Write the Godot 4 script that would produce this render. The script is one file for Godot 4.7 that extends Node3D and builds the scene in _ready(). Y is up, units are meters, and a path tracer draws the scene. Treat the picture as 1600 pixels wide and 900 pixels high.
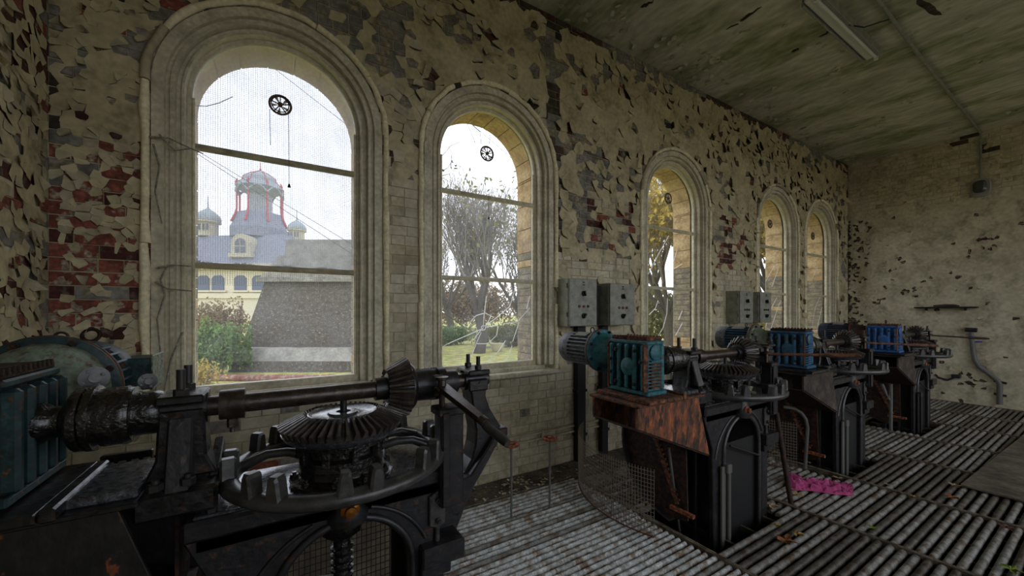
extends Node3D
# An abandoned sluice house: a row of geared gate hoists on a grated floor under arched windows.

const F := 600.0
const EYE := 1.7
const TH := 0.5515
const ZW := -3.38          # inner face of the window wall
const ZG := -3.5           # glass
const XL := -1.15          # left wall
const XE := 10.9           # end wall
const ZB := 3.4            # wall behind the camera
const HC := 4.97           # ceiling
const WIN := [0.04, 1.88, 4.81, 7.71, 9.52]
const HALF := 0.54
const SILL := 1.155
const SPRING := 3.205
const ROUT := 0.72
const ZR := -1.8           # line of the hoists
const HOIST_X := [0.25, 3.2, 5.48, 8.2]

var M := {}
var rng := RandomNumberGenerator.new()
var used := {}



func _ready() -> void:
	rng.seed = 2024
	# camera: level, 1.7 m above the gratings, the lens shifted a little upwards
	var cam := Camera3D.new()
	cam.name = "camera"
	cam.projection = Camera3D.PROJECTION_FRUSTUM
	cam.near = 0.05; cam.far = 400.0
	cam.size = cam.near * 900.0 / F
	cam.frustum_offset = Vector2(0, cam.near * 37.0 / F)
	cam.position = Vector3(0, EYE, 0)
	cam.rotation = Vector3(0, -TH, 0)
	add_child(cam)
	cam.current = true
	# an overcast sky is the only light: it enters by the windows and by unseen openings added behind the camera
	var env := Environment.new()
	var sky := Sky.new()
	var sm := ProceduralSkyMaterial.new()
	sm.sky_top_color = Color(0.86, 0.89, 0.95)
	sm.sky_horizon_color = Color(0.95, 0.96, 0.985)
	sm.ground_bottom_color = Color(0.42, 0.41, 0.36)
	sm.ground_horizon_color = Color(0.7, 0.7, 0.68)
	sm.sky_energy_multiplier = 1.0
	sky.sky_material = sm
	env.background_mode = Environment.BG_SKY
	env.sky = sky
	env.background_energy_multiplier = 2.6
	env.tonemap_mode = Environment.TONE_MAPPER_LINEAR
	env.tonemap_exposure = 1.08
	env.sdfgi_enabled = true
	env.ssao_enabled = true
	env.ssil_enabled = true
	var we := WorldEnvironment.new()
	we.name = "world_environment"
	we.environment = env
	add_child(we)

	make_materials()
	make_shell()
	for i in 5: make_window(i)
	make_floor()
	make_outside()
	make_hoists()
	make_loose()
	ventilator(0, 438, 164, "brown round ventilator in the top pane of the first window with two long pull cords", [[-0.07, 0.34, false], [0.055, 0.62, true]])
	ventilator(1, 761, 240, "brown round ventilator in the top pane of the second window", [[0.0, 0.66, true]])
	ventilator(2, 1044, 310, "brown round ventilator in the top pane of the third window", [])
	ventilator(3, 1203, 350, "brown round ventilator in the top pane of the fourth window", [])
	ventilator(4, 1270, 369, "brown round ventilator in the top pane of the fifth window", [])
	var w2 := get_node("window_2")
	crack_lines(w2, [[[755, 513], [700, 537], [684, 546]], [[755, 512], [756, 497], [760, 463]], [[757, 510], [775, 497], [797, 478], [805, 450]], [[760, 511], [778, 508]], [[752, 515], [739, 532]], [[752, 519], [744, 537], [737, 557]], [[778, 510], [776, 524], [762, 537], [745, 537]], [[788, 506], [808, 503], [828, 481]], [[811, 503], [801, 534]], [[790, 532], [778, 550], [756, 571]], [[800, 540], [795, 556], [787, 569]], [[760, 508], [767, 494]], [[735, 503], [744, 493], [758, 489], [772, 496]], [[823, 482], [828, 462]]], 0.0042)
	crack_lines(w2, [[[752, 511], [755, 508], [759, 510], [758, 515], [753, 516], [752, 511]]], 0.004)
	var w3 := get_node("window_3")
	crack_lines(w3, [[[1012, 430], [1030, 395], [1045, 368]], [[1022, 536], [1036, 512], [1042, 490], [1043, 466]], [[1055, 525], [1066, 505]], [[1040, 432], [1052, 410], [1058, 390]], [[1014, 492], [1024, 482], [1028, 470]], [[1060, 500], [1066, 485]], [[1044, 425], [1066, 412]]], 0.006)
	var w4 := get_node("window_4")
	crack_lines(w4, [[[1196, 512], [1206, 480], [1214, 465]], [[1204, 515], [1214, 485], [1220, 470]], [[1196, 440], [1210, 415]], [[1206, 448], [1216, 420]]], 0.007)
	crack_lines(get_node("window_5"), [[[1268, 515], [1274, 480], [1282, 462]], [[1276, 518], [1284, 480]], [[1268, 440], [1278, 412]]], 0.008)


class MB:
	var V := PackedVector3Array()
	var N := PackedVector3Array()
	func tri(a: Vector3, b: Vector3, c: Vector3) -> void:
		var n := (b - a).cross(c - a).normalized()
		V.append(a); V.append(c); V.append(b)
		N.append(n); N.append(n); N.append(n)
	func quad(a: Vector3, b: Vector3, c: Vector3, d: Vector3) -> void:
		tri(a, b, c); tri(a, c, d)
	func tro(a: Vector3, b: Vector3, c: Vector3, o: Vector3) -> void:
		if (b - a).cross(c - a).dot((a + b + c) / 3.0 - o) < 0.0: tri(a, c, b)
		else: tri(a, b, c)
	func quo(a: Vector3, b: Vector3, c: Vector3, d: Vector3, o: Vector3) -> void:
		if (c - a).cross(d - b).dot((a + b + c + d) / 4.0 - o) < 0.0: quad(a, d, c, b)
		else: quad(a, b, c, d)
	func trin(a: Vector3, b: Vector3, c: Vector3, na: Vector3, nb: Vector3, nc: Vector3) -> void:
		var g := (b - a).cross(c - a)
		if g.length_squared() < 1e-16: return
		if g.dot(na + nb + nc) < 0.0:
			V.append(a); V.append(b); V.append(c); N.append(na); N.append(nb); N.append(nc)
		else:
			V.append(a); V.append(c); V.append(b); N.append(na); N.append(nc); N.append(nb)
	func qn(a: Vector3, b: Vector3, c: Vector3, d: Vector3, na: Vector3, nb: Vector3, nc: Vector3, nd: Vector3) -> void:
		trin(a, b, c, na, nb, nc); trin(a, c, d, na, nc, nd)
	func hexa(p: Array) -> void:  # 0-3 one end ring, 4-7 the other
		var o: Vector3 = Vector3.ZERO
		for q in p: o += q / 8.0
		quo(p[0], p[1], p[2], p[3], o); quo(p[4], p[5], p[6], p[7], o)
		for i in 4:
			var j := (i + 1) % 4
			quo(p[i], p[j], p[4 + j], p[4 + i], o)
	func box(c: Vector3, s: Vector3, bev := 0.0, bas := Basis()) -> void:
		var h := s * 0.5
		if bev <= 0.0:
			var q := []
			for z in [-1, 1]:
				for xy in [[-1, -1], [1, -1], [1, 1], [-1, 1]]:
					q.append(c + bas * Vector3(h.x * xy[0], h.y * xy[1], h.z * z))
			hexa(q)
			return
		bev = minf(bev, minf(h.x, minf(h.y, h.z)) * 0.9)
		var pt := func(k: int, s3: Vector3) -> Vector3:
			var v := Vector3(s3.x * (h.x - bev), s3.y * (h.y - bev), s3.z * (h.z - bev))
			v[k] = s3[k] * h[k]
			return c + bas * v
		for k in 3:
			var i := (k + 1) % 3
			var j := (k + 2) % 3
			for sg in [-1.0, 1.0]:
				var q := []
				for ij in [[-1, -1], [1, -1], [1, 1], [-1, 1]]:
					var s3 := Vector3.ZERO
					s3[k] = sg; s3[i] = ij[0]; s3[j] = ij[1]
					q.append(pt.call(k, s3))
				quo(q[0], q[1], q[2], q[3], c)
			for si in [-1.0, 1.0]:
				for sj in [-1.0, 1.0]:
					var a := Vector3.ZERO
					a[i] = si; a[j] = sj; a[k] = -1.0
					var b := a
					b[k] = 1.0
					quo(pt.call(i, a), pt.call(i, b), pt.call(j, b), pt.call(j, a), c)
		for sx in [-1.0, 1.0]:
			for sy in [-1.0, 1.0]:
				for sz in [-1.0, 1.0]:
					var s3 := Vector3(sx, sy, sz)
					tro(pt.call(0, s3), pt.call(1, s3), pt.call(2, s3), c)
	func tube(p: PackedVector3Array, r, seg := 8, caps := true) -> void:
		var n := p.size()
		var up := Vector3.UP
		var ring := []
		var nor := []
		var prev := Vector3.ZERO
		for i in n:
			var d := (p[mini(i + 1, n - 1)] - p[maxi(i - 1, 0)]).normalized()
			if i == 0:
				if absf(d.y) > 0.9: up = Vector3.RIGHT
				prev = up - d * up.dot(d)
			else:
				prev = prev - d * prev.dot(d)
			prev = prev.normalized()
			var s := d.cross(prev)
			var rr: float = r[i] if r is Array else r
			var a := PackedVector3Array()
			var b := PackedVector3Array()
			for k in seg:
				var th := TAU * k / seg
				var q := prev * cos(th) + s * sin(th)
				a.append(p[i] + q * rr); b.append(q)
			ring.append(a); nor.append(b)
		for i in n - 1:
			for k in seg:
				var l := (k + 1) % seg
				qn(ring[i][k], ring[i][l], ring[i + 1][l], ring[i + 1][k], nor[i][k], nor[i][l], nor[i + 1][l], nor[i + 1][k])
		if caps:
			for e in [0, n - 1]:
				var d := (p[0] - p[1]).normalized() if e == 0 else (p[n - 1] - p[n - 2]).normalized()
				for k in seg:
					trin(p[e], ring[e][k], ring[e][(k + 1) % seg], d, d, d)
	func rod(a: Vector3, b: Vector3, r: float, seg := 8) -> void:
		tube(PackedVector3Array([a, b]), r, seg)
	func lathe(prof: Array, xf := Transform3D(), seg := 24, sm := 0.75) -> void:
		var n := prof.size()
		var sn := []
		for i in n - 1:
			var d: Vector2 = prof[i + 1] - prof[i]
			sn.append(Vector2(d.y, -d.x).normalized())
		for i in n - 1:
			var n0: Vector2 = sn[i]
			var n1: Vector2 = sn[i]
			if i > 0 and sn[i - 1].dot(sn[i]) > sm: n0 = (sn[i - 1] + sn[i]).normalized()
			if i < n - 2 and sn[i + 1].dot(sn[i]) > sm: n1 = (sn[i + 1] + sn[i]).normalized()
			for k in seg:
				var t0 := TAU * k / seg
				var t1 := TAU * (k + 1) / seg
				var c0 := Vector3(cos(t0), 0, sin(t0))
				var c1 := Vector3(cos(t1), 0, sin(t1))
				var m0 := c0
				var m1 := c1
				if seg <= 8 and sm > 0.9:
					m0 = (c0 + c1).normalized(); m1 = m0
				var up := Vector3.UP
				var a: Vector2 = prof[i]
				var b: Vector2 = prof[i + 1]
				qn(xf * (c0 * a.x + up * a.y), xf * (c1 * a.x + up * a.y), xf * (c1 * b.x + up * b.y), xf * (c0 * b.x + up * b.y),
					xf.basis * (m0 * n0.x + up * n0.y), xf.basis * (m1 * n0.x + up * n0.y), xf.basis * (m1 * n1.x + up * n1.y), xf.basis * (m0 * n1.x + up * n1.y))
	func torus(xf: Transform3D, R: float, r: float, sR := 24, sr := 8) -> void:
		var prof := []
		for i in sr + 1:
			var a := TAU * i / sr - PI / 2
			prof.append(Vector2(R + r * cos(a), r * sin(a)))
		lathe(prof, xf, sR, 0.3)
	func prism(poly: PackedVector2Array, xf: Transform3D, z0: float, z1: float, bev := 0.0) -> void:
		var ar := 0.0
		var n := poly.size()
		for i in n:
			ar += poly[i].cross(poly[(i + 1) % n])
		if ar < 0.0: poly.reverse()
		var tr := Geometry2D.triangulate_polygon(poly)
		var ins := poly.duplicate()
		if bev > 0.0:
			for i in n:
				var d0 := (poly[i] - poly[(i + n - 1) % n]).normalized()
				var d1 := (poly[(i + 1) % n] - poly[i]).normalized()
				var m := Vector2(-d0.y - d1.y, d0.x + d1.x)
				if m.length() > 0.2:
					m = m.normalized() / maxf(0.5, Vector2(-d0.y, d0.x).dot(m.normalized()))
					ins[i] = poly[i] + m * bev
		var up := xf.basis.z.normalized()
		for i in range(0, tr.size(), 3):
			var q := [ins[tr[i]], ins[tr[i + 1]], ins[tr[i + 2]]]
			trin(xf * Vector3(q[0].x, q[0].y, z1), xf * Vector3(q[1].x, q[1].y, z1), xf * Vector3(q[2].x, q[2].y, z1), up, up, up)
			trin(xf * Vector3(q[0].x, q[0].y, z0), xf * Vector3(q[1].x, q[1].y, z0), xf * Vector3(q[2].x, q[2].y, z0), -up, -up, -up)
		for i in n:
			var a := poly[i]
			var b := poly[(i + 1) % n]
			var a2 := ins[i]
			var b2 := ins[(i + 1) % n]
			var zz := [[a2, b2, z0], [a, b, z0 + bev], [a, b, z1 - bev], [a2, b2, z1]] if bev > 0.0 else [[a, b, z0], [a, b, z1]]
			var e := (b - a).normalized()
			var on := xf.basis * Vector3(e.y, -e.x, 0)
			for k in zz.size() - 1:
				var p0: Vector3 = xf * Vector3(zz[k][0].x, zz[k][0].y, zz[k][2])
				var p1: Vector3 = xf * Vector3(zz[k][1].x, zz[k][1].y, zz[k][2])
				var p2: Vector3 = xf * Vector3(zz[k + 1][1].x, zz[k + 1][1].y, zz[k + 1][2])
				var p3: Vector3 = xf * Vector3(zz[k + 1][0].x, zz[k + 1][0].y, zz[k + 1][2])
				var g := (p1 - p0).cross(p2 - p0)
				var w := on * 1.0
				if g.dot(w) < 0.0: quad(p0, p3, p2, p1)
				else: quad(p0, p1, p2, p3)
	func mesh(into: ArrayMesh = null, mat: Material = null) -> ArrayMesh:
		var m := into if into else ArrayMesh.new()
		if V.size() == 0: return m
		var ar := []
		ar.resize(Mesh.ARRAY_MAX)
		ar[Mesh.ARRAY_VERTEX] = V
		ar[Mesh.ARRAY_NORMAL] = N
		m.add_surface_from_arrays(Mesh.PRIMITIVE_TRIANGLES, ar)
		if mat: m.surface_set_material(m.get_surface_count() - 1, mat)
		return m


# ---------------------------------------------------------------- naming
func numbered(n: String) -> String:
	if not used.has(n):
		used[n] = 0
		return n
	used[n] += 1
	return "%s_%03d" % [n, used[n]]


func obj(called: String, what, mat: Material, parent: Node = self) -> MeshInstance3D:
	var o := MeshInstance3D.new()
	o.mesh = what.mesh() if what is MB else what
	if mat: o.material_override = mat
	o.name = numbered(called) if parent == self else called
	parent.add_child(o, true)
	return o


func tag(o: Node, label: String, cat: String, group := "") -> Node:
	o.set_meta("label", label); o.set_meta("category", cat)
	if group: o.set_meta("group", group)
	return o


func thing(called: String, label: String, cat: String, at := Vector3.ZERO, turn := 0.0, group := "") -> Node3D:
	var o := Node3D.new()
	o.name = numbered(called)
	add_child(o)
	o.position = at; o.rotation.y = turn
	tag(o, label, cat, group)
	return o


func struct(called: String, what, mat: Material) -> MeshInstance3D:
	var o := obj(called, what, mat)
	o.set_meta("kind", "structure")
	return o


func stuff(o: Node) -> Node:
	o.set_meta("kind", "stuff")
	return o


func pix(u: float, v: float, Z: float) -> Vector3:
	var X := (u - 800.0) / F * Z
	return Vector3(Z * sin(TH) + X * cos(TH), EYE - (v - 487.0) / F * Z, -(Z * cos(TH) - X * sin(TH)))


func floorp(u: float, v: float, y := 0.0) -> Vector3:
	return pix(u, v, (EYE - y) * F / (v - 487.0))


func scr(p: Vector3) -> float:  # depth of a point along the view
	return p.x * sin(TH) - p.z * cos(TH)


func xf_axis(o: Vector3, y: Vector3) -> Transform3D:  # local y along a direction
	y = y.normalized()
	var x := Vector3.RIGHT if absf(y.x) < 0.9 else Vector3.BACK
	x = (x - y * x.dot(y)).normalized()
	return Transform3D(Basis(x, y, x.cross(y)), o)


# ---------------------------------------------------------------- materials
func noise_bytes(sd: int, freq: float, oct := 4, size := 512, kind := FastNoiseLite.TYPE_SIMPLEX_SMOOTH, sx := 1.0) -> PackedByteArray:
	var n := FastNoiseLite.new()
	n.seed = sd; n.noise_type = kind; n.frequency = freq; n.fractal_octaves = oct
	var im := n.get_seamless_image(size, size)
	im.convert(Image.FORMAT_L8)
	return im.get_data()


func ramp(cols: Array) -> PackedColorArray:  # [[offset, Color], ...] -> 256 entries
	var g := Gradient.new()
	var off := PackedFloat32Array()
	var cc := PackedColorArray()
	for c in cols:
		off.append(c[0]); cc.append(c[1])
	g.offsets = off; g.colors = cc
	var out := PackedColorArray()
	for i in 256: out.append(g.sample(i / 255.0))
	return out


func tex(sd: int, freq: float, cols: Array, fine_freq := 0.06, fine := 0.25, cols2 = null, freq2 := 0.01, thr := 0.6, soft := 0.06, size := 512, speck := 0.0) -> ImageTexture:
	var a := noise_bytes(sd, freq, 5, size)
	var b := noise_bytes(sd + 7, fine_freq, 3, size)
	var r := ramp(cols)
	var r2 := ramp(cols2) if cols2 else r
	var m := noise_bytes(sd + 13, freq2, 5, size) if cols2 else a
	var sp := noise_bytes(sd + 19, 0.25, 1, size)
	var out := PackedByteArray()
	out.resize(size * size * 3)
	for i in size * size:
		var c := r[a[i]]
		if cols2:
			var k := clampf((m[i] / 255.0 - thr) / soft + 0.5, 0.0, 1.0)
			if k > 0.0: c = c.lerp(r2[b[i]], k)
		var f := 1.0 + fine * (b[i] / 127.5 - 1.0)
		if speck > 0.0 and sp[i] > 200: f *= 1.0 - speck
		out[i * 3] = int(clampf(c.r * f, 0, 1) * 255)
		out[i * 3 + 1] = int(clampf(c.g * f, 0, 1) * 255)
		out[i * 3 + 2] = int(clampf(c.b * f, 0, 1) * 255)
	return ImageTexture.create_from_image(Image.create_from_data(size, size, false, Image.FORMAT_RGB8, out))


func grey(sd: int, freq: float, oct := 4, lo := 0.0, hi := 1.0, size := 512) -> ImageTexture:
	var a := noise_bytes(sd, freq, oct, size)
	for i in a.size():
		a[i] = int(255.0 * lerpf(lo, hi, a[i] / 255.0))
	return ImageTexture.create_from_image(Image.create_from_data(size, size, false, Image.FORMAT_L8, a))


func mat(called: String, t: Texture2D, scale: float, rough: float, bump: Texture2D = null, bs := 0.2, metal := 0.0, world := true, tint := Color.WHITE, rt: Texture2D = null) -> StandardMaterial3D:
	var m := StandardMaterial3D.new()
	m.resource_name = called
	m.albedo_color = tint
	if t: m.albedo_texture = t
	m.roughness = rough; m.metallic = metal
	m.uv1_triplanar = true; m.uv1_world_triplanar = world
	m.uv1_scale = Vector3.ONE * scale
	if bump:
		m.heightmap_enabled = true; m.heightmap_texture = bump; m.heightmap_scale = bs
	if rt:
		m.roughness_texture = rt; m.roughness = 1.0
	M[called] = m
	return m


func plain(called: String, c: Color, rough := 0.6, metal := 0.0) -> StandardMaterial3D:
	var m := StandardMaterial3D.new()
	m.resource_name = called
	m.albedo_color = c; m.roughness = rough; m.metallic = metal
	M[called] = m
	return m


func C(r: float, g: float, b: float) -> Color:
	return Color(r / 255.0, g / 255.0, b / 255.0)


func make_materials() -> void:
	var bump_f := grey(3, 0.035, 4)
	var bump_g := grey(5, 0.012, 5)
	var wet := grey(9, 0.02, 4, 0.12, 0.75)
	var damp := grey(12, 0.015, 4, 0.35, 0.95)
	# walls
	var cream := tex(21, 0.008, [[0.0, C(164, 155, 130)], [0.35, C(192, 183, 156)], [0.7, C(203, 194, 167)], [1.0, C(213, 205, 178)]], 0.05, 0.09, [[0, C(150, 142, 118)], [1, C(182, 173, 146)]], 0.010, 0.68, 0.3)
	mat("cream", cream, 0.5, 0.62, bump_f, 0.15)
	mat("cream_pale", cream, 0.7, 0.6, bump_f, 0.12, 0.0, true, Color(1.0, 0.99, 0.95))
	mat("cream_dull", cream, 0.6, 0.7, bump_f, 0.2, 0.0, true, Color(0.92, 0.91, 0.88))
	mat("flake", cream, 0.6, 0.55, bump_f, 0.08, 0.0, true, Color(0.98, 0.96, 0.9))
	var primer := tex(31, 0.012, [[0.0, C(90, 86, 80)], [0.5, C(126, 122, 115)], [1.0, C(154, 150, 142)]], 0.06, 0.18, [[0, C(120, 108, 88)], [1, C(164, 152, 122)]], 0.016, 0.62, 0.1)
	mat("primer", primer, 0.6, 0.8, bump_f, 0.3)
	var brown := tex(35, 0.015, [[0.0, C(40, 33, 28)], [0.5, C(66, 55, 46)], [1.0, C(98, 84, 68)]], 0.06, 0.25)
	mat("brown", brown, 0.7, 0.85, bump_f, 0.35)  # darkened so brick under peeled paint reads as shaded; also plain brown
	var red := tex(41, 0.018, [[0.0, C(82, 48, 40)], [0.45, C(128, 70, 56)], [1.0, C(158, 98, 80)]], 0.07, 0.25, [[0, C(128, 112, 96)], [1, C(176, 160, 136)]], 0.02, 0.66, 0.05)
	mat("red_brick", red, 0.8, 0.85, bump_f, 0.35)
	mat("dark_brick", red, 0.7, 0.85, bump_f, 0.35, 0.0, true, Color(0.6, 0.56, 0.58))
	mat("mortar", tex(45, 0.02, [[0.0, C(120, 112, 92)], [1.0, C(178, 170, 144)]], 0.08, 0.2), 0.8, 0.9, bump_f, 0.4)
	var ceil := tex(51, 0.007, [[0.0, C(164, 160, 140)], [0.5, C(200, 196, 176)], [1.0, C(214, 210, 190)]], 0.045, 0.10, [[0, C(132, 138, 106)], [1, C(166, 170, 134)]], 0.007, 0.62, 0.34, 1024)
	var cm := mat("ceiling", ceil, 0.16, 0.8, bump_f, 0.2)
	cm.uv1_scale = Vector3(0.22, 0.2, 0.09)
	mat("ceiling_flake", ceil, 0.4, 0.75, bump_f, 0.1)
	mat("stain", brown, 0.5, 0.9, bump_f, 0.2)
	var conc := tex(61, 0.012, [[0.0, C(64, 60, 52)], [0.5, C(104, 98, 86)], [1.0, C(138, 131, 115)]], 0.07, 0.28, null, 0.01, 0.6, 0.06, 512, 0.3)
	mat("concrete", conc, 0.6, 0.85, bump_f, 0.4)
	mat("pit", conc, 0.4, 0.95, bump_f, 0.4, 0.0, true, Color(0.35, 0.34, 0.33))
	var bart := tex(65, 0.02, [[0.0, C(76, 73, 67)], [0.5, C(136, 134, 127)], [1.0, C(184, 181, 173)]], 0.1, 0.22, [[0, C(66, 48, 34)], [1, C(120, 96, 70)]], 0.012, 0.68, 0.15, 512, 0.15)
	mat("bar", bart, 1.2, 0.55, bump_f, 0.25)
	mat("bar_window_lit", bart, 1.5, 0.5, bump_f, 0.25, 0.0, true, Color(1.40, 1.43, 1.48))  # whitish dust plus window light on the left grating, put into the tint
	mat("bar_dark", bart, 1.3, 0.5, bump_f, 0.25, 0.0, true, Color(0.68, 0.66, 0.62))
	mat("rail", bart, 1.0, 0.7, bump_f, 0.25, 0.0, true, Color(0.8, 0.76, 0.68))
	mat("board", tex(68, 0.012, [[0.0, C(70, 64, 52)], [0.5, C(104, 96, 80)], [1.0, C(126, 118, 100)]], 0.05, 0.2), 0.5, 0.8, bump_f, 0.2)
	# window timber, stone, glass
	var frame := tex(71, 0.012, [[0.0, C(170, 163, 140)], [0.5, C(204, 196, 170)], [1.0, C(218, 210, 185)]], 0.06, 0.12)
	mat("frame", frame, 0.7, 0.5, bump_f, 0.1)
	mat("frame_white", frame, 0.7, 0.45, bump_f, 0.08, 0.0, true, Color(1.08, 1.08, 1.06))
	mat("bead", frame, 0.9, 0.6, bump_f, 0.2, 0.0, true, Color(1.17, 1.16, 1.12))
	mat("sandstone", tex(75, 0.012, [[0.0, C(150, 122, 82)], [0.5, C(196, 166, 118)], [1.0, C(214, 190, 146)]], 0.05, 0.15), 0.8, 0.8, bump_f, 0.3)
	mat("quoin", tex(77, 0.016, [[0.0, C(96, 90, 78)], [0.5, C(140, 130, 108)], [1.0, C(176, 160, 126)]], 0.06, 0.2), 0.8, 0.85, bump_f, 0.3)
	var g := plain("glass", Color(1, 1, 1, 0.04), 0.05)
	g.transparency = BaseMaterial3D.TRANSPARENCY_ALPHA
	g.metallic_specular = 0.12
	dirty("glass_dirty", 81, 0.42, 0.58)
	dirty("glass_dusty", 83, 0.06, 0.26)
	var ck := plain("crack", C(240, 240, 238), 0.3)  # cracked glass; the white stands for glints along the breaks
	ck.backlight_enabled = true; ck.backlight = Color.WHITE
	plain("moss", C(120, 122, 60), 0.9)
	# metal
	var iron := tex(91, 0.02, [[0.0, C(11, 11, 12)], [0.5, C(21, 21, 23)], [1.0, C(36, 36, 38)]], 0.08, 0.3, [[0, C(44, 30, 22)], [1, C(74, 48, 32)]], 0.018, 0.72, 0.08)
	mat("iron", iron, 1.5, 0.4, bump_f, 0.25, 0.25, true, Color.WHITE, wet)
	mat("iron_dull", iron, 1.4, 0.55, bump_f, 0.2, 0.1, true, Color(0.95, 0.95, 1.0), damp)
	mat("tar", tex(95, 0.03, [[0.0, C(10, 9, 9)], [0.6, C(24, 21, 19)], [1.0, C(48, 38, 30)]], 0.09, 0.3), 2.2, 0.25, bump_f, 0.8, 0.0, true, Color.WHITE, grey(19, 0.03, 4, 0.08, 0.6))
	mat("wet_bed", tex(97, 0.03, [[0.0, C(40, 40, 42)], [0.6, C(84, 86, 92)], [1.0, C(126, 128, 138)]], 0.12, 0.45), 2.0, 0.3, bump_f, 0.15, 0.35, true, Color.WHITE, grey(17, 0.03, 4, 0.1, 0.5))
	mat("shaft_steel", tex(99, 0.02, [[0.0, C(38, 30, 26)], [0.5, C(66, 55, 48)], [1.0, C(104, 92, 84)]], 0.08, 0.3), 1.6, 0.35, bump_f, 0.12, 0.5)
	mat("tooth_steel", tex(101, 0.02, [[0.0, C(46, 40, 37)], [0.5, C(80, 72, 66)], [1.0, C(122, 112, 104)]], 0.1, 0.3), 2.0, 0.4, bump_f, 0.15, 0.4)
	mat("wheel_iron", tex(103, 0.02, [[0.0, C(40, 40, 40)], [0.5, C(64, 63, 62)], [1.0, C(90, 88, 85)]], 0.1, 0.2), 1.8, 0.42, bump_f, 0.15, 0.2)
	var rust := tex(105, 0.02, [[0.0, C(62, 42, 32)], [0.4, C(98, 62, 42)], [0.7, C(134, 82, 48)], [1.0, C(168, 104, 58)]], 0.08, 0.3, [[0, C(38, 30, 26)], [1, C(62, 48, 38)]], 0.02, 0.58, 0.12)
	mat("rust", rust, 1.6, 0.8, bump_f, 0.3)
	mat("rust_bright", rust, 2.5, 0.75, bump_f, 0.3, 0.0, true, Color(1.35, 1.2, 1.0))
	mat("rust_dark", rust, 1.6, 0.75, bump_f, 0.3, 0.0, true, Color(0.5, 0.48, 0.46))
	var sm := mat("rust_sheet", rust, 1.6, 0.7, bump_f, 0.2, 0.0, true, Color(1.12, 1.04, 0.98))
	sm.uv1_scale = Vector3(1.3, 0.5, 1.3)
	var dm := mat("dark_sheet", tex(107, 0.02, [[0.0, C(18, 17, 16)], [0.6, C(34, 31, 28)], [1.0, C(52, 46, 40)]], 0.07, 0.25, [[0, C(90, 50, 26)], [1, C(140, 78, 38)]], 0.012, 0.8, 0.04), 1.2, 0.5, bump_f, 0.15, 0.1)
	dm.uv1_scale = Vector3(1.4, 0.8, 1.4)
	for p in [["teal_dark", C(24, 52, 54), 111], ["teal", C(44, 112, 122), 113], ["blue", C(38, 96, 132), 115], ["blue_bright", C(40, 100, 168), 117], ["green_grey", C(122, 136, 118), 119], ["motor_grey", C(120, 126, 132), 121], ["motor_blue", C(52, 84, 108), 123], ["motor_navy", C(66, 76, 100), 127]]:
		var c: Color = p[1]
		var t := tex(p[2], 0.014, [[0.0, c.darkened(0.45)], [0.45, c], [1.0, c.lightened(0.12)]], 0.06, 0.2, [[0, C(52, 36, 28)], [1, C(124, 72, 42)]], 0.02, 0.74, 0.05)
		mat(p[0], t, 2.0, 0.5, bump_f, 0.12)
	mat("cabinet", tex(131, 0.01, [[0.0, C(118, 120, 108)], [0.5, C(146, 147, 134)], [1.0, C(160, 160, 146)]], 0.05, 0.08), 1.5, 0.45, bump_f, 0.05)
	plain("knob_black", C(22, 22, 22), 0.4)
	plain("vent_brown", C(92, 66, 46), 0.5)
	plain("lamp_red", C(130, 44, 32), 0.3)
	plain("lamp_dull", C(88, 66, 56), 0.4)
	plain("lamp_dark", C(44, 40, 34), 0.4)
	plain("cable_black", C(20, 19, 18), 0.6)
	plain("pvc_grey", C(98, 98, 92), 0.5)
	plain("plate_pale", C(150, 148, 138), 0.5)
	plain("brass", C(150, 96, 40), 0.35, 0.8)
	plain("bolt", C(60, 58, 58), 0.4, 0.5)
	for k in ["iron", "iron_dull", "tar", "wet_bed", "wheel_iron", "tooth_steel", "shaft_steel"]:
		M[k].clearcoat_enabled = true
		M[k].clearcoat = 0.9 if k in ["wet_bed", "tar"] else 0.5
		M[k].clearcoat_roughness = 0.18 if k in ["wet_bed", "tar"] else 0.3
	plain("wire", C(140, 130, 115), 0.6, 0.2)
	plain("wire_dark", C(34, 28, 24), 0.6, 0.3)
	plain("violet", C(86, 72, 190), 0.5)
	plain("enamel", C(226, 226, 216), 0.45)
	plain("lamp_glass", C(70, 72, 62), 0.25)
	plain("cord", C(120, 116, 108), 0.8)
	var pk := mat("pink", tex(141, 0.02, [[0.0, C(150, 48, 98)], [0.5, C(190, 74, 130)], [1.0, C(212, 108, 156)]], 0.1, 0.15), 3.0, 0.95, bump_f, 0.2)
	pk.rim_enabled = true; pk.rim = 0.3
	for l in [["leaf_brown", C(146, 90, 48)], ["leaf_yellow", C(176, 146, 72)], ["leaf_green", C(128, 146, 48)], ["leaf_red", C(112, 62, 50)], ["leaf_pale", C(170, 146, 112)]]:
		mat(l[0], tex(151 + l[0].length(), 0.03, [[0, l[1].darkened(0.3)], [0.6, l[1]], [1, l[1].lightened(0.2)]], 0.1, 0.2, null, 0.01, 0.6, 0.06, 256), 6.0, 0.8)
	# outside
	mat("grass", tex(161, 0.02, [[0.0, C(126, 134, 62)], [0.5, C(164, 168, 88)], [1.0, C(200, 188, 108)]], 0.15, 0.3, [[0, C(128, 108, 60)], [1, C(168, 150, 90)]], 0.02, 0.62, 0.12), 0.25, 0.9, bump_f, 2.0)
	mat("masonry", tex(163, 0.03, [[0.0, C(62, 56, 48)], [0.5, C(88, 81, 70)], [1.0, C(116, 107, 92)]], 0.12, 0.35, [[0, C(150, 142, 118)], [1, C(182, 174, 150)]], 0.06, 0.76, 0.04), 0.5, 0.9, bump_f, 1.0)
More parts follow.
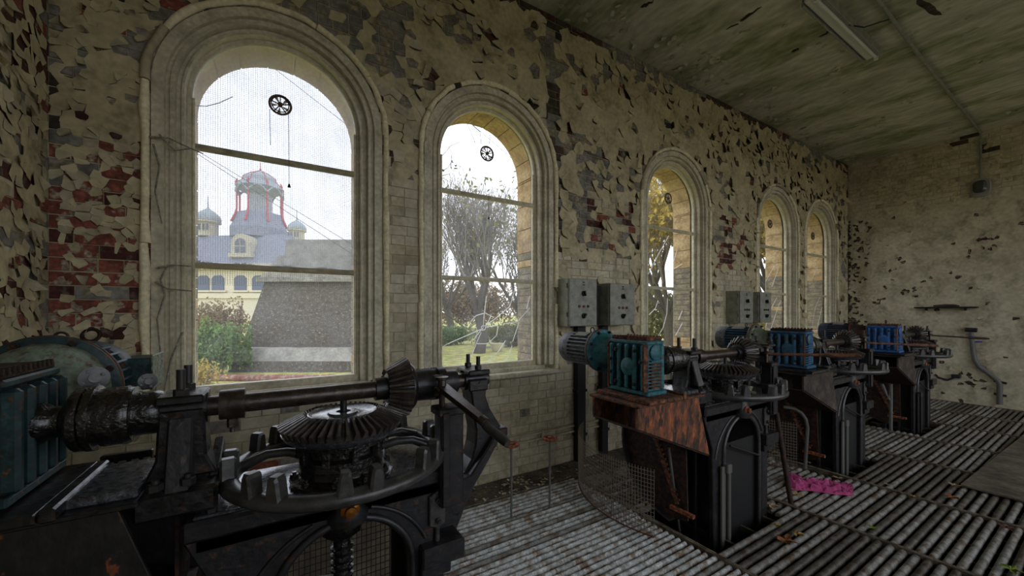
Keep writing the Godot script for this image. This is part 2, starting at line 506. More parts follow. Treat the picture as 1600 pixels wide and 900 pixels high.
	mat("concrete_pale", tex(165, 0.015, [[0.0, C(112, 108, 98)], [0.5, C(150, 146, 134)], [1.0, C(182, 178, 164)]], 0.08, 0.2), 0.35, 0.85, bump_f, 0.6)
	mat("slate", tex(167, 0.02, [[0.0, C(118, 121, 136)], [0.5, C(142, 146, 162)], [1.0, C(162, 165, 178)]], 0.1, 0.15), 0.3, 0.6, bump_f, 1.0)
	mat("lead", tex(169, 0.02, [[0.0, C(150, 160, 166)], [1.0, C(190, 198, 202)]], 0.08, 0.15), 0.3, 0.55)
	mat("stone_pale", tex(171, 0.02, [[0.0, C(188, 178, 152)], [1.0, C(222, 214, 192)]], 0.08, 0.12), 0.4, 0.8)
	plain("red_paint", C(206, 74, 76), 0.5)
	plain("window_dark", C(84, 92, 108), 0.2)
	mat("bark", tex(173, 0.03, [[0.0, C(106, 98, 90)], [0.5, C(146, 138, 126)], [1.0, C(176, 166, 150)]], 0.12, 0.3), 1.5, 0.9, bump_f, 1.0)
	mat("bark_dark", tex(177, 0.03, [[0.0, C(62, 55, 48)], [0.5, C(92, 84, 72)], [1.0, C(120, 110, 96)]], 0.12, 0.3), 1.5, 0.9, bump_f, 1.0)
	for l in [["foliage_yellow", C(176, 150, 58)], ["foliage_olive", C(112, 112, 54)], ["foliage_green", C(96, 124, 58)], ["foliage_brown", C(122, 98, 70)]]:
		var m := plain(l[0], l[1], 0.7)
		m.backlight_enabled = true; m.backlight = Color(0.4, 0.4, 0.3)


func dirty(called: String, sd: int, lo: float, hi: float) -> void:
	var a := noise_bytes(sd, 0.008, 5)
	var b := noise_bytes(sd + 1, 0.08, 3)
	var out := PackedByteArray()
	out.resize(512 * 512 * 4)
	for i in 512 * 512:
		var k := clampf(lerpf(lo, hi, a[i] / 255.0) * (0.85 + 0.3 * b[i] / 255.0), 0, 1)
		out[i * 4] = 212; out[i * 4 + 1] = 216; out[i * 4 + 2] = 228; out[i * 4 + 3] = int(k * 255)
	var m := mat(called, ImageTexture.create_from_image(Image.create_from_data(512, 512, false, Image.FORMAT_RGBA8, out)), 0.8, 0.3)
	m.transparency = BaseMaterial3D.TRANSPARENCY_ALPHA
	m.cull_mode = BaseMaterial3D.CULL_DISABLED
	m.backlight_enabled = true; m.backlight = Color.WHITE
	m.metallic_specular = 0.12


# ---------------------------------------------------------------- shell
func arch(cx: float, half: float, bottom: float, spring: float, n := 24) -> PackedVector2Array:
	var p := PackedVector2Array([Vector2(cx - half, bottom), Vector2(cx + half, bottom)])
	for i in n + 1:
		var a := PI * i / n
		p.append(Vector2(cx + half * cos(a), spring + half * sin(a)))
	return p


func in_arch(a: float, b: float, half: float, bottom: float) -> bool:
	for cx in WIN:
		var dx: float = absf(a - cx)
		if dx < half and b > bottom and (b < SPRING or Vector2(dx, b - SPRING).length() < half): return true
	return false


func wall_layer(mb: MB, a0: float, a1: float, top: float, half: float, bottom: float, z0: float, z1: float) -> void:
	var xs := [a0]
	for c in WIN: xs.append(c)
	xs.append(a1)
	for i in xs.size() - 1:
		var pieces := [PackedVector2Array([Vector2(xs[i], -0.8), Vector2(xs[i + 1], -0.8), Vector2(xs[i + 1], top), Vector2(xs[i], top)])]
		for c in WIN:
			var next := []
			for p in pieces:
				for q in Geometry2D.clip_polygons(p, arch(c, half, bottom, SPRING)): next.append(q)
			pieces = next
		for p in pieces: mb.prism(p, Transform3D(), z0, z1)


func in_view(p: Vector3, margin := 60.0) -> bool:
	var Z := scr(p)
	if Z < 0.3: return false
	var u := 800.0 + F * (p.x * cos(TH) + p.z * sin(TH)) / Z
	var v := 487.0 - F * (p.y - EYE) / Z
	return u > -margin and u < 1600.0 + margin and v > -margin and v < 900.0 + margin


func bricks(root: Node3D, xf: Transform3D, a0: float, a1: float, b1: float, chooser: Callable, arches: bool, limit: int, called := "brick") -> void:
	var course := 0.0845
	var pitch := 0.238
	var list := []
	var row := 0
	var b := 0.0
	while b < b1 - 0.02:
		var a := a0 - (pitch * 0.5 if row % 2 == 1 else 0.0) - rng.randf() * 0.03
		var header := row % 4 == 3
		while a < a1:
			var w := (pitch * 0.5 if header else pitch)
			var l := maxf(a, a0) + 0.0025
			var r := minf(a + w, a1) - 0.0025
			a += w
			if r - l < 0.02: continue
			var rect := PackedVector2Array([Vector2(l, b + 0.0025), Vector2(r, b + 0.0025), Vector2(r, minf(b + course - 0.0025, b1)), Vector2(l, minf(b + course - 0.0025, b1))])
			var polys := [rect]
			var cut := false
			if arches:
				for c in WIN:
					if absf((l + r) * 0.5 - c) < ROUT + 0.14 and b > 0.98 and b < SPRING + ROUT + 0.03:
						var ap := arch(c, ROUT + 0.01, 1.065, SPRING)
						polys = Geometry2D.clip_polygons(rect, ap)
						cut = polys.size() != 1 or polys[0].size() != 4 or absf(polys[0][0].x - l) + absf(polys[0][2].x - r) > 0.3 or polys[0] != rect
						break
			for p in polys:
				var c := Vector2.ZERO
				for q in p: c += q / p.size()
				var key: String = chooser.call(c.x, c.y)
				if key == "": continue
				var wp := xf * Vector3(c.x, c.y, 0)
				var Z := scr(wp)
				list.append([(r - l) / maxf(Z, 0.2) if in_view(wp, 0.0) and key != "brown" else 0.0, p, c, key, cut])
		b += course
		row += 1
	list.sort_custom(func(x, y): return x[0] > y[0])
	var merged := {}
	var cache := {}
	for i in list.size():
		var it: Array = list[i]
		var p: PackedVector2Array = it[1]
		var c: Vector2 = it[2]
		var lift := rng.randf_range(-0.0012, 0.0016)
		if i < limit and it[0] > 0.0:
			var m: ArrayMesh
			var key := "" if it[4] else "%d_%d" % [roundi((p[2].x - p[0].x) * 500.0), roundi((p[2].y - p[0].y) * 500.0)]
			if key and cache.has(key): m = cache[key]
			else:
				var mb := MB.new()
				var loc := PackedVector2Array()
				for q in p: loc.append(q - c)
				mb.prism(loc, Transform3D(), -0.012, 0.003, 0.0025)
				m = mb.mesh()
				if key: cache[key] = m
			var o := obj(called, m, M[it[3]], root)
			o.transform = root.transform.affine_inverse() * xf * Transform3D(Basis.from_euler(Vector3(rng.randf_range(-0.006, 0.006), rng.randf_range(-0.004, 0.004), 0)), Vector3(c.x, c.y, lift))
		else:
			if not merged.has(it[3]): merged[it[3]] = MB.new()
			var mb: MB = merged[it[3]]
			if it[4]:
				mb.prism(p, xf, lift - 0.012, lift + 0.003)
			else:
				var e := 0.0025
				var f := [Vector3(p[0].x + e, p[0].y + e, lift + 0.003), Vector3(p[1].x - e, p[1].y + e, lift + 0.003), Vector3(p[2].x - e, p[2].y - e, lift + 0.003), Vector3(p[3].x + e, p[3].y - e, lift + 0.003)]
				mb.quad(xf * f[0], xf * f[1], xf * f[2], xf * f[3])
				for k in 4:
					var n := (k + 1) % 4
					mb.quad(xf * Vector3(p[k].x, p[k].y, -0.008), xf * Vector3(p[n].x, p[n].y, -0.008), xf * f[n], xf * f[k])
	var am := ArrayMesh.new()
	for k in merged: merged[k].mesh(am, M[k])
	if am.get_surface_count():
		stuff(obj("brickwork", am, null, root))


# A skin of old paint, cracked into cells; some cells lie flat, some have come off, some curl away from the wall.
func paint_skin(root: Node3D, xf: Transform3D, a0: float, a1: float, b0: float, b1: float, cell: float, cover: Callable, peel: Callable, sd: int, mats: Array, limit: int, stretch := 1.0, base := 0.0065) -> void:
	var r := RandomNumberGenerator.new()
	r.seed = sd
	var na := int((a1 - a0) / cell) + 1
	var nb := int((b1 - b0) / (cell * stretch)) + 1
	var pts := []
	for j in nb + 4:
		var row := []
		for i in na + 4:
			row.append(Vector2(a0 + (i - 2 + 0.5 + r.randf_range(-0.48, 0.48)) * cell, b0 + (j - 2 + 0.5 + r.randf_range(-0.48, 0.48)) * cell * stretch))
		pts.append(row)
	var hn := FastNoiseLite.new()
	hn.seed = sd; hn.frequency = 1.2
	var flat := MB.new()
	var list := []
	for j in range(2, nb + 2):
		for i in range(2, na + 2):
			var p: Vector2 = pts[j][i]
			var cv: float = cover.call(p.x, p.y)
			var roll := r.randf()
			var roll2 := r.randf()
			if roll > cv: continue
			var poly := PackedVector2Array([p + Vector2(-2, -2) * cell, p + Vector2(2, -2) * cell, p + Vector2(2, 2) * cell, p + Vector2(-2, 2) * cell])
			for dj in range(-2, 3):
				for di in range(-2, 3):
					if di == 0 and dj == 0: continue
					var q: Vector2 = pts[j + dj][i + di]
					var m := (p + q) * 0.5
					var d := q - p
					var out := PackedVector2Array()
					var n := poly.size()
					for k in n:
						var s := poly[k]
						var t := poly[(k + 1) % n]
						var ds := (s - m).dot(d)
						var dt := (t - m).dot(d)
						if ds <= 0.0: out.append(s)
						if ds * dt < 0.0: out.append(s + (t - s) * (ds / (ds - dt)))
					poly = out
			var ok := poly.size() > 2
			for q in poly:
				if q.x < a0 or q.x > a1 or q.y < b0 or q.y > b1: ok = false
			if not ok: continue
			var cen := Vector2.ZERO
			for q in poly: cen += q / poly.size()
			if roll2 > peel.call(p.x, p.y):
				var c3 := xf * Vector3(cen.x, cen.y, base + 0.002 * hn.get_noise_2d(cen.x, cen.y))
				for k in poly.size():
					var s := poly[k]
					var t := poly[(k + 1) % poly.size()]
					flat.tri(c3, xf * Vector3(s.x, s.y, base + 0.002 * hn.get_noise_2d(s.x, s.y)), xf * Vector3(t.x, t.y, base + 0.002 * hn.get_noise_2d(t.x, t.y)))
				continue
			var ext := 0.0
			for q in poly: ext = maxf(ext, q.distance_to(cen))
			var wp := xf * Vector3(cen.x, cen.y, 0)
			list.append([ext / maxf(0.3, scr(wp)) if in_view(wp, 0.0) else 0.0, poly, cen, r.randf(), r.randf(), r.randf()])
	list.sort_custom(func(x, y): return x[0] > y[0])
	var rest := MB.new()
	for i in list.size():
		var it: Array = list[i]
		var poly: PackedVector2Array = it[1]
		var cen: Vector2 = it[2]
		var th: float = -PI / 2 + (it[3] - 0.5) * 3.6 if it[5] < 0.75 else it[3] * TAU
		var dir := Vector2(cos(th), sin(th))
		var lo := 1e9
		var hi := -1e9
		for q in poly:
			lo = minf(lo, dir.dot(q)); hi = maxf(hi, dir.dot(q))
		var hinge: float = lerpf(lo, hi, it[4] * 0.6)
		var R: float = (hi - lo) * lerpf(0.6, 2.2, it[5])
		var solo: bool = i < limit and it[0] > 0.0
		var mb := MB.new() if solo else rest
		var put := func(q: Vector2) -> Vector3:
			var s := dir.dot(q) - hinge
			var z := base + 0.0015
			if s > 0.0:
				var a := minf(s / R, 1.9)
				q += dir * (R * sin(a) - s)
				z += R * (1.0 - cos(a))
			return Vector3(q.x - cen.x, q.y - cen.y, z) if solo else xf * Vector3(q.x, q.y, z)
		var ring := PackedVector2Array()
		for k in poly.size():
			var s := poly[k]
			var t := poly[(k + 1) % poly.size()]
			ring.append(s)
			ring.append((s + t) * 0.5 + (s - t).orthogonal() * r.randf_range(-0.05, 0.06))
		var n := ring.size()
		for k in n:
			var s := ring[k]
			var t := ring[(k + 1) % n]
			var sm := (s + cen) * 0.5
			var tm := (t + cen) * 0.5
			mb.tri(put.call(cen), put.call(sm), put.call(tm))
			mb.quad(put.call(sm), put.call(s), put.call(t), put.call(tm))
		if solo:
			var o := obj("paint_flake", mb, M[mats[i % mats.size()]], root)
			o.transform = root.transform.affine_inverse() * xf * Transform3D(Basis(), Vector3(cen.x, cen.y, 0))
	if flat.V.size(): stuff(obj("paint_skin", flat, M[mats[0]], root))
	if rest.V.size(): stuff(obj("paint_flakes", rest, M[mats[0]], root))


func ss(a: float, b: float, x: float) -> float:
	return smoothstep(a, b, x)


func make_shell() -> void:
	var n1 := FastNoiseLite.new()
	n1.seed = 5; n1.frequency = 0.9; n1.fractal_octaves = 3
	var n2 := FastNoiseLite.new()
	n2.seed = 15; n2.frequency = 0.55; n2.fractal_octaves = 3
	# window wall: inner leaf with wide arches, outer leaf with narrower ones
	var mb := MB.new()
	wall_layer(mb, XL - 0.3, XE + 0.3, HC + 0.25, ROUT, 1.065, -3.55, ZW - 0.003)
	wall_layer(mb, XL - 0.3, XE + 0.3, HC + 0.25, HALF + 0.035, 1.05, -3.86, -3.55)
	var wall := struct("wall_window_side", mb, M.cream_dull)
	wall.set_meta("label", "long brick wall with five arched windows and peeling cream paint")
	var red_zone := func(a: float, b: float) -> float:  # how bare the brick is
		var k := 0.0
		k = maxf(k, (1.0 - ss(-0.75, -0.5, a)) * ss(0.9, 1.3, b) * (1.0 - ss(2.5, 3.0, b)))
		k = maxf(k, 0.45 * ss(5.5, 5.7, a) * (1.0 - ss(6.7, 7.0, a)) * ss(2.1, 2.5, b) * (1.0 - ss(3.2, 3.6, b)))
		k = maxf(k, 0.4 * ss(3.0, 3.2, a) * (1.0 - ss(3.9, 4.2, a)) * ss(2.2, 2.5, b) * (1.0 - ss(3.0, 3.4, b)))
		k = maxf(k, 0.4 * (1.0 - ss(0.2, 0.5, a)) * (1.0 - ss(0.7, 1.0, b)))
		return k
	var flaky := func(a: float, b: float) -> float:
		var lim := 3.15
		if a > 2.5: lim = 2.55
		elif a < -0.6: lim = 2.5
		if a > 5.4: lim = 2.6
		return clampf(ss(lim - 0.35, lim + 0.3, b + 0.45 * n2.get_noise_2d(a, b)), 0, 1)
	var front := func(a: float, b: float) -> String:
		var n := n1.get_noise_2d(a * 1.4, b * 1.8)
		var m := n2.get_noise_2d(a + 30.0, b * 1.5) + 0.55 * exp(-(pow((a - 1.0) / 0.34, 2) + pow((b - 3.75) / 0.36, 2))) + 0.5 * exp(-(pow((a - 3.15) / 0.3, 2) + pow((b - 3.05) / 0.5, 2)))
		var rz: float = red_zone.call(a, b)
		var fk: float = flaky.call(a, b)
		var q := rng.randf()
		if rz > 0.3 and q < rz * 0.75 + n * 0.5: return "red_brick" if rng.randf() < 0.7 else "dark_brick"
		if rz > 0.3: return "cream_dull" if q < 0.85 else "primer"
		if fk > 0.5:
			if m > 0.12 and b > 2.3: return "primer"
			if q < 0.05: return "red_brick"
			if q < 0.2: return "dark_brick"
			return "brown" if q < 0.85 else "primer"  # dark underlay paints the shade behind lifted flakes
		if b < 0.4: return "cream_dull" if q < 0.3 else "cream"
		if q < 0.02: return "primer"
		return "cream" if q < 0.8 else ("cream_pale" if q < 0.87 else "cream_dull")
	bricks(wall, Transform3D(Basis(), Vector3(0, 0, ZW)), XL, XE, HC, front, true, 300)
	var clear := func(a: float, b: float) -> bool: return in_arch(a, b, ROUT + 0.05, 1.0)
	var cover := func(a: float, b: float) -> float:
		if clear.call(a, b): return 0.0
		var fk: float = flaky.call(a, b)
		var rz: float = red_zone.call(a, b)
		var n := n1.get_noise_2d(a * 1.1 + 50.0, b * 1.1)
		var m := n2.get_noise_2d(a + 30.0, b * 1.5) + 0.55 * exp(-(pow((a - 1.0) / 0.34, 2) + pow((b - 3.75) / 0.36, 2))) + 0.5 * exp(-(pow((a - 3.15) / 0.3, 2) + pow((b - 3.05) / 0.5, 2)))
		var k := 0.0
		if fk > 0.3: k = 0.965 - 1.5 * maxf(0.0, m - 0.16) - 0.5 * maxf(0.0, n - 0.3)
		if rz > 0.3: k = 0.5 - n * 0.6
		elif fk <= 0.3: k = 0.06 + 0.9 * maxf(0.0, n - 0.28) if a > 2.4 or a < -0.5 or b > 2.3 else 0.02
		if in_arch(a, b, ROUT + 0.22, 1.0) and a > 2.2: k = maxf(k, 0.75)
		return k
	var peel := func(a: float, b: float) -> float:
		var n := n1.get_noise_2d(a * 0.8 - 20.0, b * 0.8)
		var p := clampf(0.34 + 0.95 * n, 0.06, 0.9)
		if in_arch(a, b, ROUT + 0.22, 1.0) and a > 2.2: p = 0.8
		if red_zone.call(a, b) > 0.3: p = 0.75
		if flaky.call(a, b) < 0.3: p = 0.9
		return p
	var wxf := Transform3D(Basis(), Vector3(0, 0, ZW))
	paint_skin(wall, wxf, XL, -0.62, 0.9, HC - 0.02, 0.055, cover, peel, 76, ["flake", "cream_dull"], 120, 0.75)
	paint_skin(wall, wxf, -0.62, 2.6, 0.9, HC - 0.02, 0.098, cover, peel, 77, ["flake", "cream", "cream_dull"], 180, 0.8)
	paint_skin(wall, wxf, 2.6, XE - 0.01, 0.6, HC - 0.02, 0.112, cover, peel, 79, ["flake", "cream"], 0, 0.85)
	# end wall
	mb = MB.new()
	mb.box(Vector3(XE + 0.1525, HC / 2 - 0.3, (ZB + ZW) / 2), Vector3(0.3, HC + 1.1, ZB - ZW + 0.6))
	var ew := struct("wall_end", mb, M.cream_dull)
	ew.set_meta("label", "far end wall of painted brick with small blisters")
	var exf := Transform3D(Basis(Vector3(0, 0, 1), Vector3.UP, Vector3(-1, 0, 0)), Vector3(XE, 0, 0))
	bricks(ew, exf, ZW, ZB, HC, func(a, b):
		var q := rng.randf()
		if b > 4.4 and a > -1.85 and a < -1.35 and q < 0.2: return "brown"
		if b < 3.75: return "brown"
		return "cream" if q < 0.9 else "cream_dull", false, 300)
	paint_skin(ew, exf, ZW, ZB - 0.02, -0.2, 3.85, 0.07, func(a, b):
		var n := n1.get_noise_2d(a * 1.3 + 9.0, b * 1.9)
		return 0.99 - 0.8 * maxf(0.0, n - 0.36) - 0.16 * (1.0 - ss(-3.2, -2.8, a)), func(a, b):
		var n := n1.get_noise_2d(a * 1.3 + 9.0, b * 1.9)
		return 0.02 + 1.1 * maxf(0.0, n - 0.28) + 0.3 * (1.0 - ss(-3.2, -2.8, a)), 83, ["cream", "flake"], 60, 0.55)
	paint_skin(ew, exf, ZW + 0.02, 0.4, 3.85, HC - 0.02, 0.07, func(a, b): return 0.10 + 0.9 * maxf(0.0, n1.get_noise_2d(a * 1.3 + 9.0, b * 1.3) - 0.2), func(_a, _b): return 0.7, 84, ["flake"], 0, 0.8)
	# left wall
	mb = MB.new()
	mb.box(Vector3(XL - 0.153, HC / 2 - 0.3, (ZB + ZW) / 2), Vector3(0.3, HC + 1.1, ZB - ZW + 0.6))
	var lw := struct("wall_left", mb, M.cream_dull)
	lw.set_meta("label", "near left wall of peeling brick beside the first window")
	var lxf := Transform3D(Basis(Vector3(0, 0, -1), Vector3.UP, Vector3(1, 0, 0)), Vector3(XL, 0, 0))
	bricks(lw, lxf, 1.6, -ZW, HC, func(a, b):
		var q := rng.randf()
		var n := n1.get_noise_2d(a * 2.0 + 70.0, b * 1.6)
		if b > 1.2 and b < 3.6 and q < 0.35 + n: return "red_brick" if q < 0.2 else "dark_brick"
		return "cream_dull" if q < 0.6 else ("primer" if q < 0.8 else "cream"), false, 200)
	paint_skin(lw, lxf, 2.0, -ZW - 0.01, 0.9, HC - 0.02, 0.058, func(a, b): return 0.78 - 0.5 * n1.get_noise_2d(a * 1.5, b * 1.5 + 9.0), func(_a, _b): return 0.55, 87, ["flake", "cream_dull"], 90, 1.0)
	# unseen wall behind the camera, its tall openings added to brighten the room
	mb = MB.new()
	var zc := ZB + 0.15
	var xa := XL - 0.3
	mb.box(Vector3((XL + XE) / 2, -0.2, zc), Vector3(XE - XL + 0.6, 1.2, 0.3))
	mb.box(Vector3((XL + XE) / 2, HC - 0.15, zc), Vector3(XE - XL + 0.6, 0.8, 0.3))
	mb.box(Vector3(XL + 0.65, 2.5, zc), Vector3(1.2, 4.2, 0.3))  # unseen panel added in one bay to darken the left end
	for i in 6:
		var x := XL + 0.05 + i * (XE - XL - 0.1) / 5.0
		mb.box(Vector3(x, 2.5, zc), Vector3(0.55 if i % 5 else 0.5, 4.2, 0.3))
	struct("wall_behind", mb, M.cream)
	# ceiling
	mb = MB.new()
	mb.box(Vector3((XL + XE) / 2, HC + 0.15, (ZB + ZW) / 2), Vector3(XE - XL + 0.6, 0.3, ZB - ZW + 0.9))
	var ce := struct("ceiling", mb, M.ceiling)
	ce.set_meta("label", "damp plaster ceiling with green algae and cracks")
	var cxf := Transform3D(Basis(Vector3(1, 0, 0), Vector3(0, 0, 1), Vector3(0, -1, 0)), Vector3(0, HC, 0))
	paint_skin(ce, cxf, 0.5, XE - 0.1, ZW + 0.02, 0.5, 0.075, func(a, b):
		var n := n1.get_noise_2d(a * 0.7 + 90.0, b * 2.2)
		return 1.0 * maxf(0.0, n - 0.3) + (0.12 if b < -3.05 else 0.0), func(_a, _b): return 0.9, 89, ["ceiling_flake"], 60, 0.5, 0.001)
	for cr in [[1190, 10, 1138, 46], [1000, 12, 1022, 0], [1310, 42, 1280, 56], [1246, 76, 1238, 80]]:
		var p0 := pix(cr[0], cr[1], (HC - EYE) * F / (487.0 - cr[1]))
		var p1 := pix(cr[2], cr[3], (HC - EYE) * F / (487.0 - cr[3]))
		mb = MB.new()
		var pl := PackedVector3Array()
		var rr := []
		for i in 9:
			var t := i / 8.0
			pl.append(p0.lerp(p1, t) + Vector3(rng.randf_range(-0.02, 0.02), 0.0, rng.randf_range(-0.02, 0.02)))
			rr.append(0.004 + 0.02 * sin(PI * t) * rng.randf_range(0.4, 1.0))
		mb.tube(pl, rr, 5)
		obj("crack", mb, M.stain, ce)
	# plaster fallen off the ceiling near its upper right corner
	mb = MB.new()
	var hp := PackedVector2Array()
	var ctr := pix(1452, 12, (HC - EYE) * F / 475.0)
	for i in 14:
		var t := TAU * i / 14.0
		hp.append(Vector2(ctr.x + (0.17 + rng.randf_range(-0.05, 0.05)) * cos(t) + 0.16 * sin(t), ctr.z + 0.05 * sin(t) * rng.randf_range(0.7, 1.3)))
	mb.prism(hp, cxf, -0.002, 0.004)
	obj("bare_patch", mb, M.stain, ce)
	# floor slab of the pit, the ledge along the wall and the solid floor behind the gratings
	mb = MB.new()
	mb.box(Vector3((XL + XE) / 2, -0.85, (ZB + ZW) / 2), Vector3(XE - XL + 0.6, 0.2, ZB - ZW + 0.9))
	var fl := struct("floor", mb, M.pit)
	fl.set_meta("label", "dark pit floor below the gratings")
	mb = MB.new()
	mb.box(Vector3((XL + XE) / 2, -0.36, -3.215), Vector3(XE - XL, 0.72, 0.33), 0.01)
	struct("trim_1", mb, M.concrete)
	mb = MB.new()
	mb.box(Vector3((XL + XE) / 2, -0.36, 2.0), Vector3(XE - XL, 0.72, 2.8), 0.01)
	struct("floor_solid", mb, M.concrete)
	mb = MB.new()
	for y in [0.40, 0.335]:
		var pp := PackedVector3Array()
		for i in 40:
			pp.append(Vector3(lerpf(0.3, 4.0, i / 39.0), y + 0.002 * sin(i * 1.7), ZW + 0.02))
		mb.tube(pp, 0.013, 8)
	for x in [0.9, 1.9, 2.45, 3.4]:
		mb.box(Vector3(x, 0.367, ZW + 0.02), Vector3(0.03, 0.11, 0.036), 0.006)
	tag(obj("wall_conduit", mb, M.cream), "pair of cream painted conduits running low along the wall below the second window", "conduit")
	# loose chips of paint on the ledge
	mb = MB.new()
	for i in 130:
		var k := rng.randf()
		var c := Vector3(lerpf(0.9, 3.2, k) if i % 3 else 2.05 + rng.randf_range(-0.25, 0.25), 0.004, rng.randf_range(-3.33, -3.03))
		var th := rng.randf() * TAU
		var e := Vector3(cos(th), rng.randf_range(-0.1, 0.4), sin(th)) * rng.randf_range(0.006, 0.02)
		var f := Vector3(-sin(th), rng.randf_range(0.0, 0.4), cos(th)) * rng.randf_range(0.004, 0.014)
		c.y += absf(e.y) + absf(f.y)
		mb.quad(c - e - f, c + e - f, c + e + f, c - e + f)
	stuff(tag(obj("paint_chips", mb, M.frame_white), "scattered fallen paint chips on the concrete ledge under the window", "debris"))


func bead(cx: float, r0: float, lo: float) -> PackedVector3Array:
	var p := PackedVector3Array()
	for i in 12: p.append(Vector3(cx - r0, lerpf(lo, SPRING, i / 12.0), ZW + 0.012))
	for i in 31:
		var a := PI - PI * i / 30.0
		p.append(Vector3(cx + r0 * cos(a), SPRING + r0 * sin(a), ZW + 0.012))
	for i in 12: p.append(Vector3(cx + r0, lerpf(SPRING, lo, (i + 1) / 12.0), ZW + 0.012))
	return p


func make_window(i: int) -> void:
	var cx: float = WIN[i]
	var w := Node3D.new()
	w.name = "window_%d" % (i + 1)
	add_child(w)
	w.set_meta("kind", "structure")
	w.set_meta("label", ["large arched window nearest the camera looking on a domed building", "arched window with a star crack in its lowest pane", "arched window left of the middle machine with yellow leaves behind", "narrow looking arched window right of the second pair of cabinets", "arched window closest to the far end wall"][i])
	var prof := [Vector2(0.735, 0.006), Vector2(0.672, 0.006), Vector2(0.667, -0.022), Vector2(0.648, -0.022), Vector2(0.644, -0.008), Vector2(0.624, -0.006), Vector2(0.616, -0.052), Vector2(0.592, -0.056), Vector2(0.588, -0.036), Vector2(0.573, -0.036), Vector2(0.566, -0.09), Vector2(0.545, -0.094), Vector2(0.54, -0.102), Vector2(0.54, -0.14)]
	var mb := MB.new()
	var dirs := []
	var n := 32
	dirs.append([Vector2(-1, 0), 1.12])
	for k in n + 1:
		var a := PI - PI * k / n
		dirs.append([Vector2(cos(a), sin(a)), SPRING])
	dirs.append([Vector2(1, 0), 1.12])
	for s in prof.size() - 1:
		var p0: Vector2 = prof[s]
		var p1: Vector2 = prof[s + 1]
		var d := p1 - p0
		var nn := Vector2(d.y, -d.x).normalized()
		if nn.y - nn.x < 0.0: nn = -nn
		for k in dirs.size() - 1:
			var q := []
			var nr := []
			for e in [[k, p0], [k + 1, p0], [k + 1, p1], [k, p1]]:
				var dd: Vector2 = dirs[e[0]][0]
				var pp: Vector2 = e[1]
				q.append(Vector3(cx + dd.x * pp.x, dirs[e[0]][1] + dd.y * pp.x, ZW + pp.y))
				nr.append(Vector3(dd.x * nn.x, dd.y * nn.x, nn.y))
			mb.qn(q[0], q[1], q[2], q[3], nr[0], nr[1], nr[2], nr[3])
	obj("frame", mb, M.frame, w)
	# sash: bottom rail, two bars
	mb = MB.new()
	mb.box(Vector3(cx, 1.125, ZG), Vector3(1.16, 0.09, 0.06), 0.006)
	mb.box(Vector3(cx, 1.09, ZG + 0.05), Vector3(1.30, 0.05, 0.08), 0.008)
	obj("bottom_rail", mb, M.frame, w)
	for y in [2.03, 2.87]:
		mb = MB.new()
		mb.box(Vector3(cx, y, ZG), Vector3(2 * HALF, 0.042, 0.05), 0.008)
		obj("glazing_bar", mb, M.frame if i else M.cream_dull, w)
	mb = MB.new()
	mb.box(Vector3(cx, 1.05, ZW - 0.01), Vector3(1.52, 0.05, 0.17), 0.012)
	obj("sill", mb, M.frame, w)
	mb = MB.new()
	mb.box(Vector3(cx - HALF + 0.008, (SILL + SPRING) / 2, ZG + 0.012), Vector3(0.016, SPRING - SILL, 0.03), 0.003)
	mb.box(Vector3(cx + HALF - 0.008, (SILL + SPRING) / 2, ZG + 0.012), Vector3(0.016, SPRING - SILL, 0.03), 0.003)
	obj("glazing_bead", mb, M.frame_white, w)
	# panes
	var gm: Material = M.glass_dirty if i == 0 else (M.glass_dusty if i == 1 else M.glass)
	var polys := [PackedVector2Array([Vector2(cx - HALF, SILL), Vector2(cx + HALF, SILL), Vector2(cx + HALF, 2.03), Vector2(cx - HALF, 2.03)]),
		PackedVector2Array([Vector2(cx - HALF, 2.03), Vector2(cx + HALF, 2.03), Vector2(cx + HALF, 2.87), Vector2(cx - HALF, 2.87)]), arch(cx, HALF, 2.87, SPRING)]
	for k in 3:
		var pm := MB.new()
		var tr := Geometry2D.triangulate_polygon(polys[k])
		var z3 := Vector3(0, 0, 1)
		for t in range(0, tr.size(), 3):
			var q := [polys[k][tr[t]], polys[k][tr[t + 1]], polys[k][tr[t + 2]]]
			pm.trin(Vector3(q[0].x, q[0].y, ZG), Vector3(q[1].x, q[1].y, ZG), Vector3(q[2].x, q[2].y, ZG), z3, z3, z3)
		obj("pane", pm, M.glass_dusty if (i < 2 and k == 0) or (i == 1 and k == 1) else (M.glass if i == 1 else gm), w)
	# broken bead of plaster round the frame
	var bp := bead(cx, ROUT + 0.045, 1.08)
	var s0 := 0
	while s0 < bp.size() - 3:
		var len := rng.randi_range(3, 8)
		var e := mini(s0 + len, bp.size() - 1)
		var pts := PackedVector3Array()
		var rr := []
		for k in range(s0, e + 1):
			pts.append(bp[k] + Vector3(rng.randf_range(-0.006, 0.006), rng.randf_range(-0.006, 0.006), rng.randf_range(-0.003, 0.004)))
			rr.append(0.027 * rng.randf_range(0.75, 1.1))
		var bm := MB.new()
		bm.tube(pts, rr, 7)
		obj("corner_bead", bm, (M.bead if rng.randf() < 0.8 else M.cream_dull), w)
		s0 = e
		if rng.randf() < 0.12: s0 += 1
	if i == 0:
		mb = MB.new()
		for k in 74:
			var x := cx - HALF + 0.004 + k * 0.0145
			var top := SPRING + sqrt(maxf(0.0, HALF * HALF - (x - cx) * (x - cx)))
			mb.box(Vector3(x, (1.9 + top) / 2, -3.57), Vector3(0.0016, top - 1.9, 0.0016))
		for k in 120:
			var y := 1.9 + k * 0.0145
			var hw := HALF if y < SPRING else sqrt(maxf(0.0, HALF * HALF - (y - SPRING) * (y - SPRING)))
			mb.box(Vector3(cx, y, -3.571), Vector3(2 * hw, 0.0012, 0.0012))
		stuff(obj("wire_screen", mb, M.plate_pale, w))
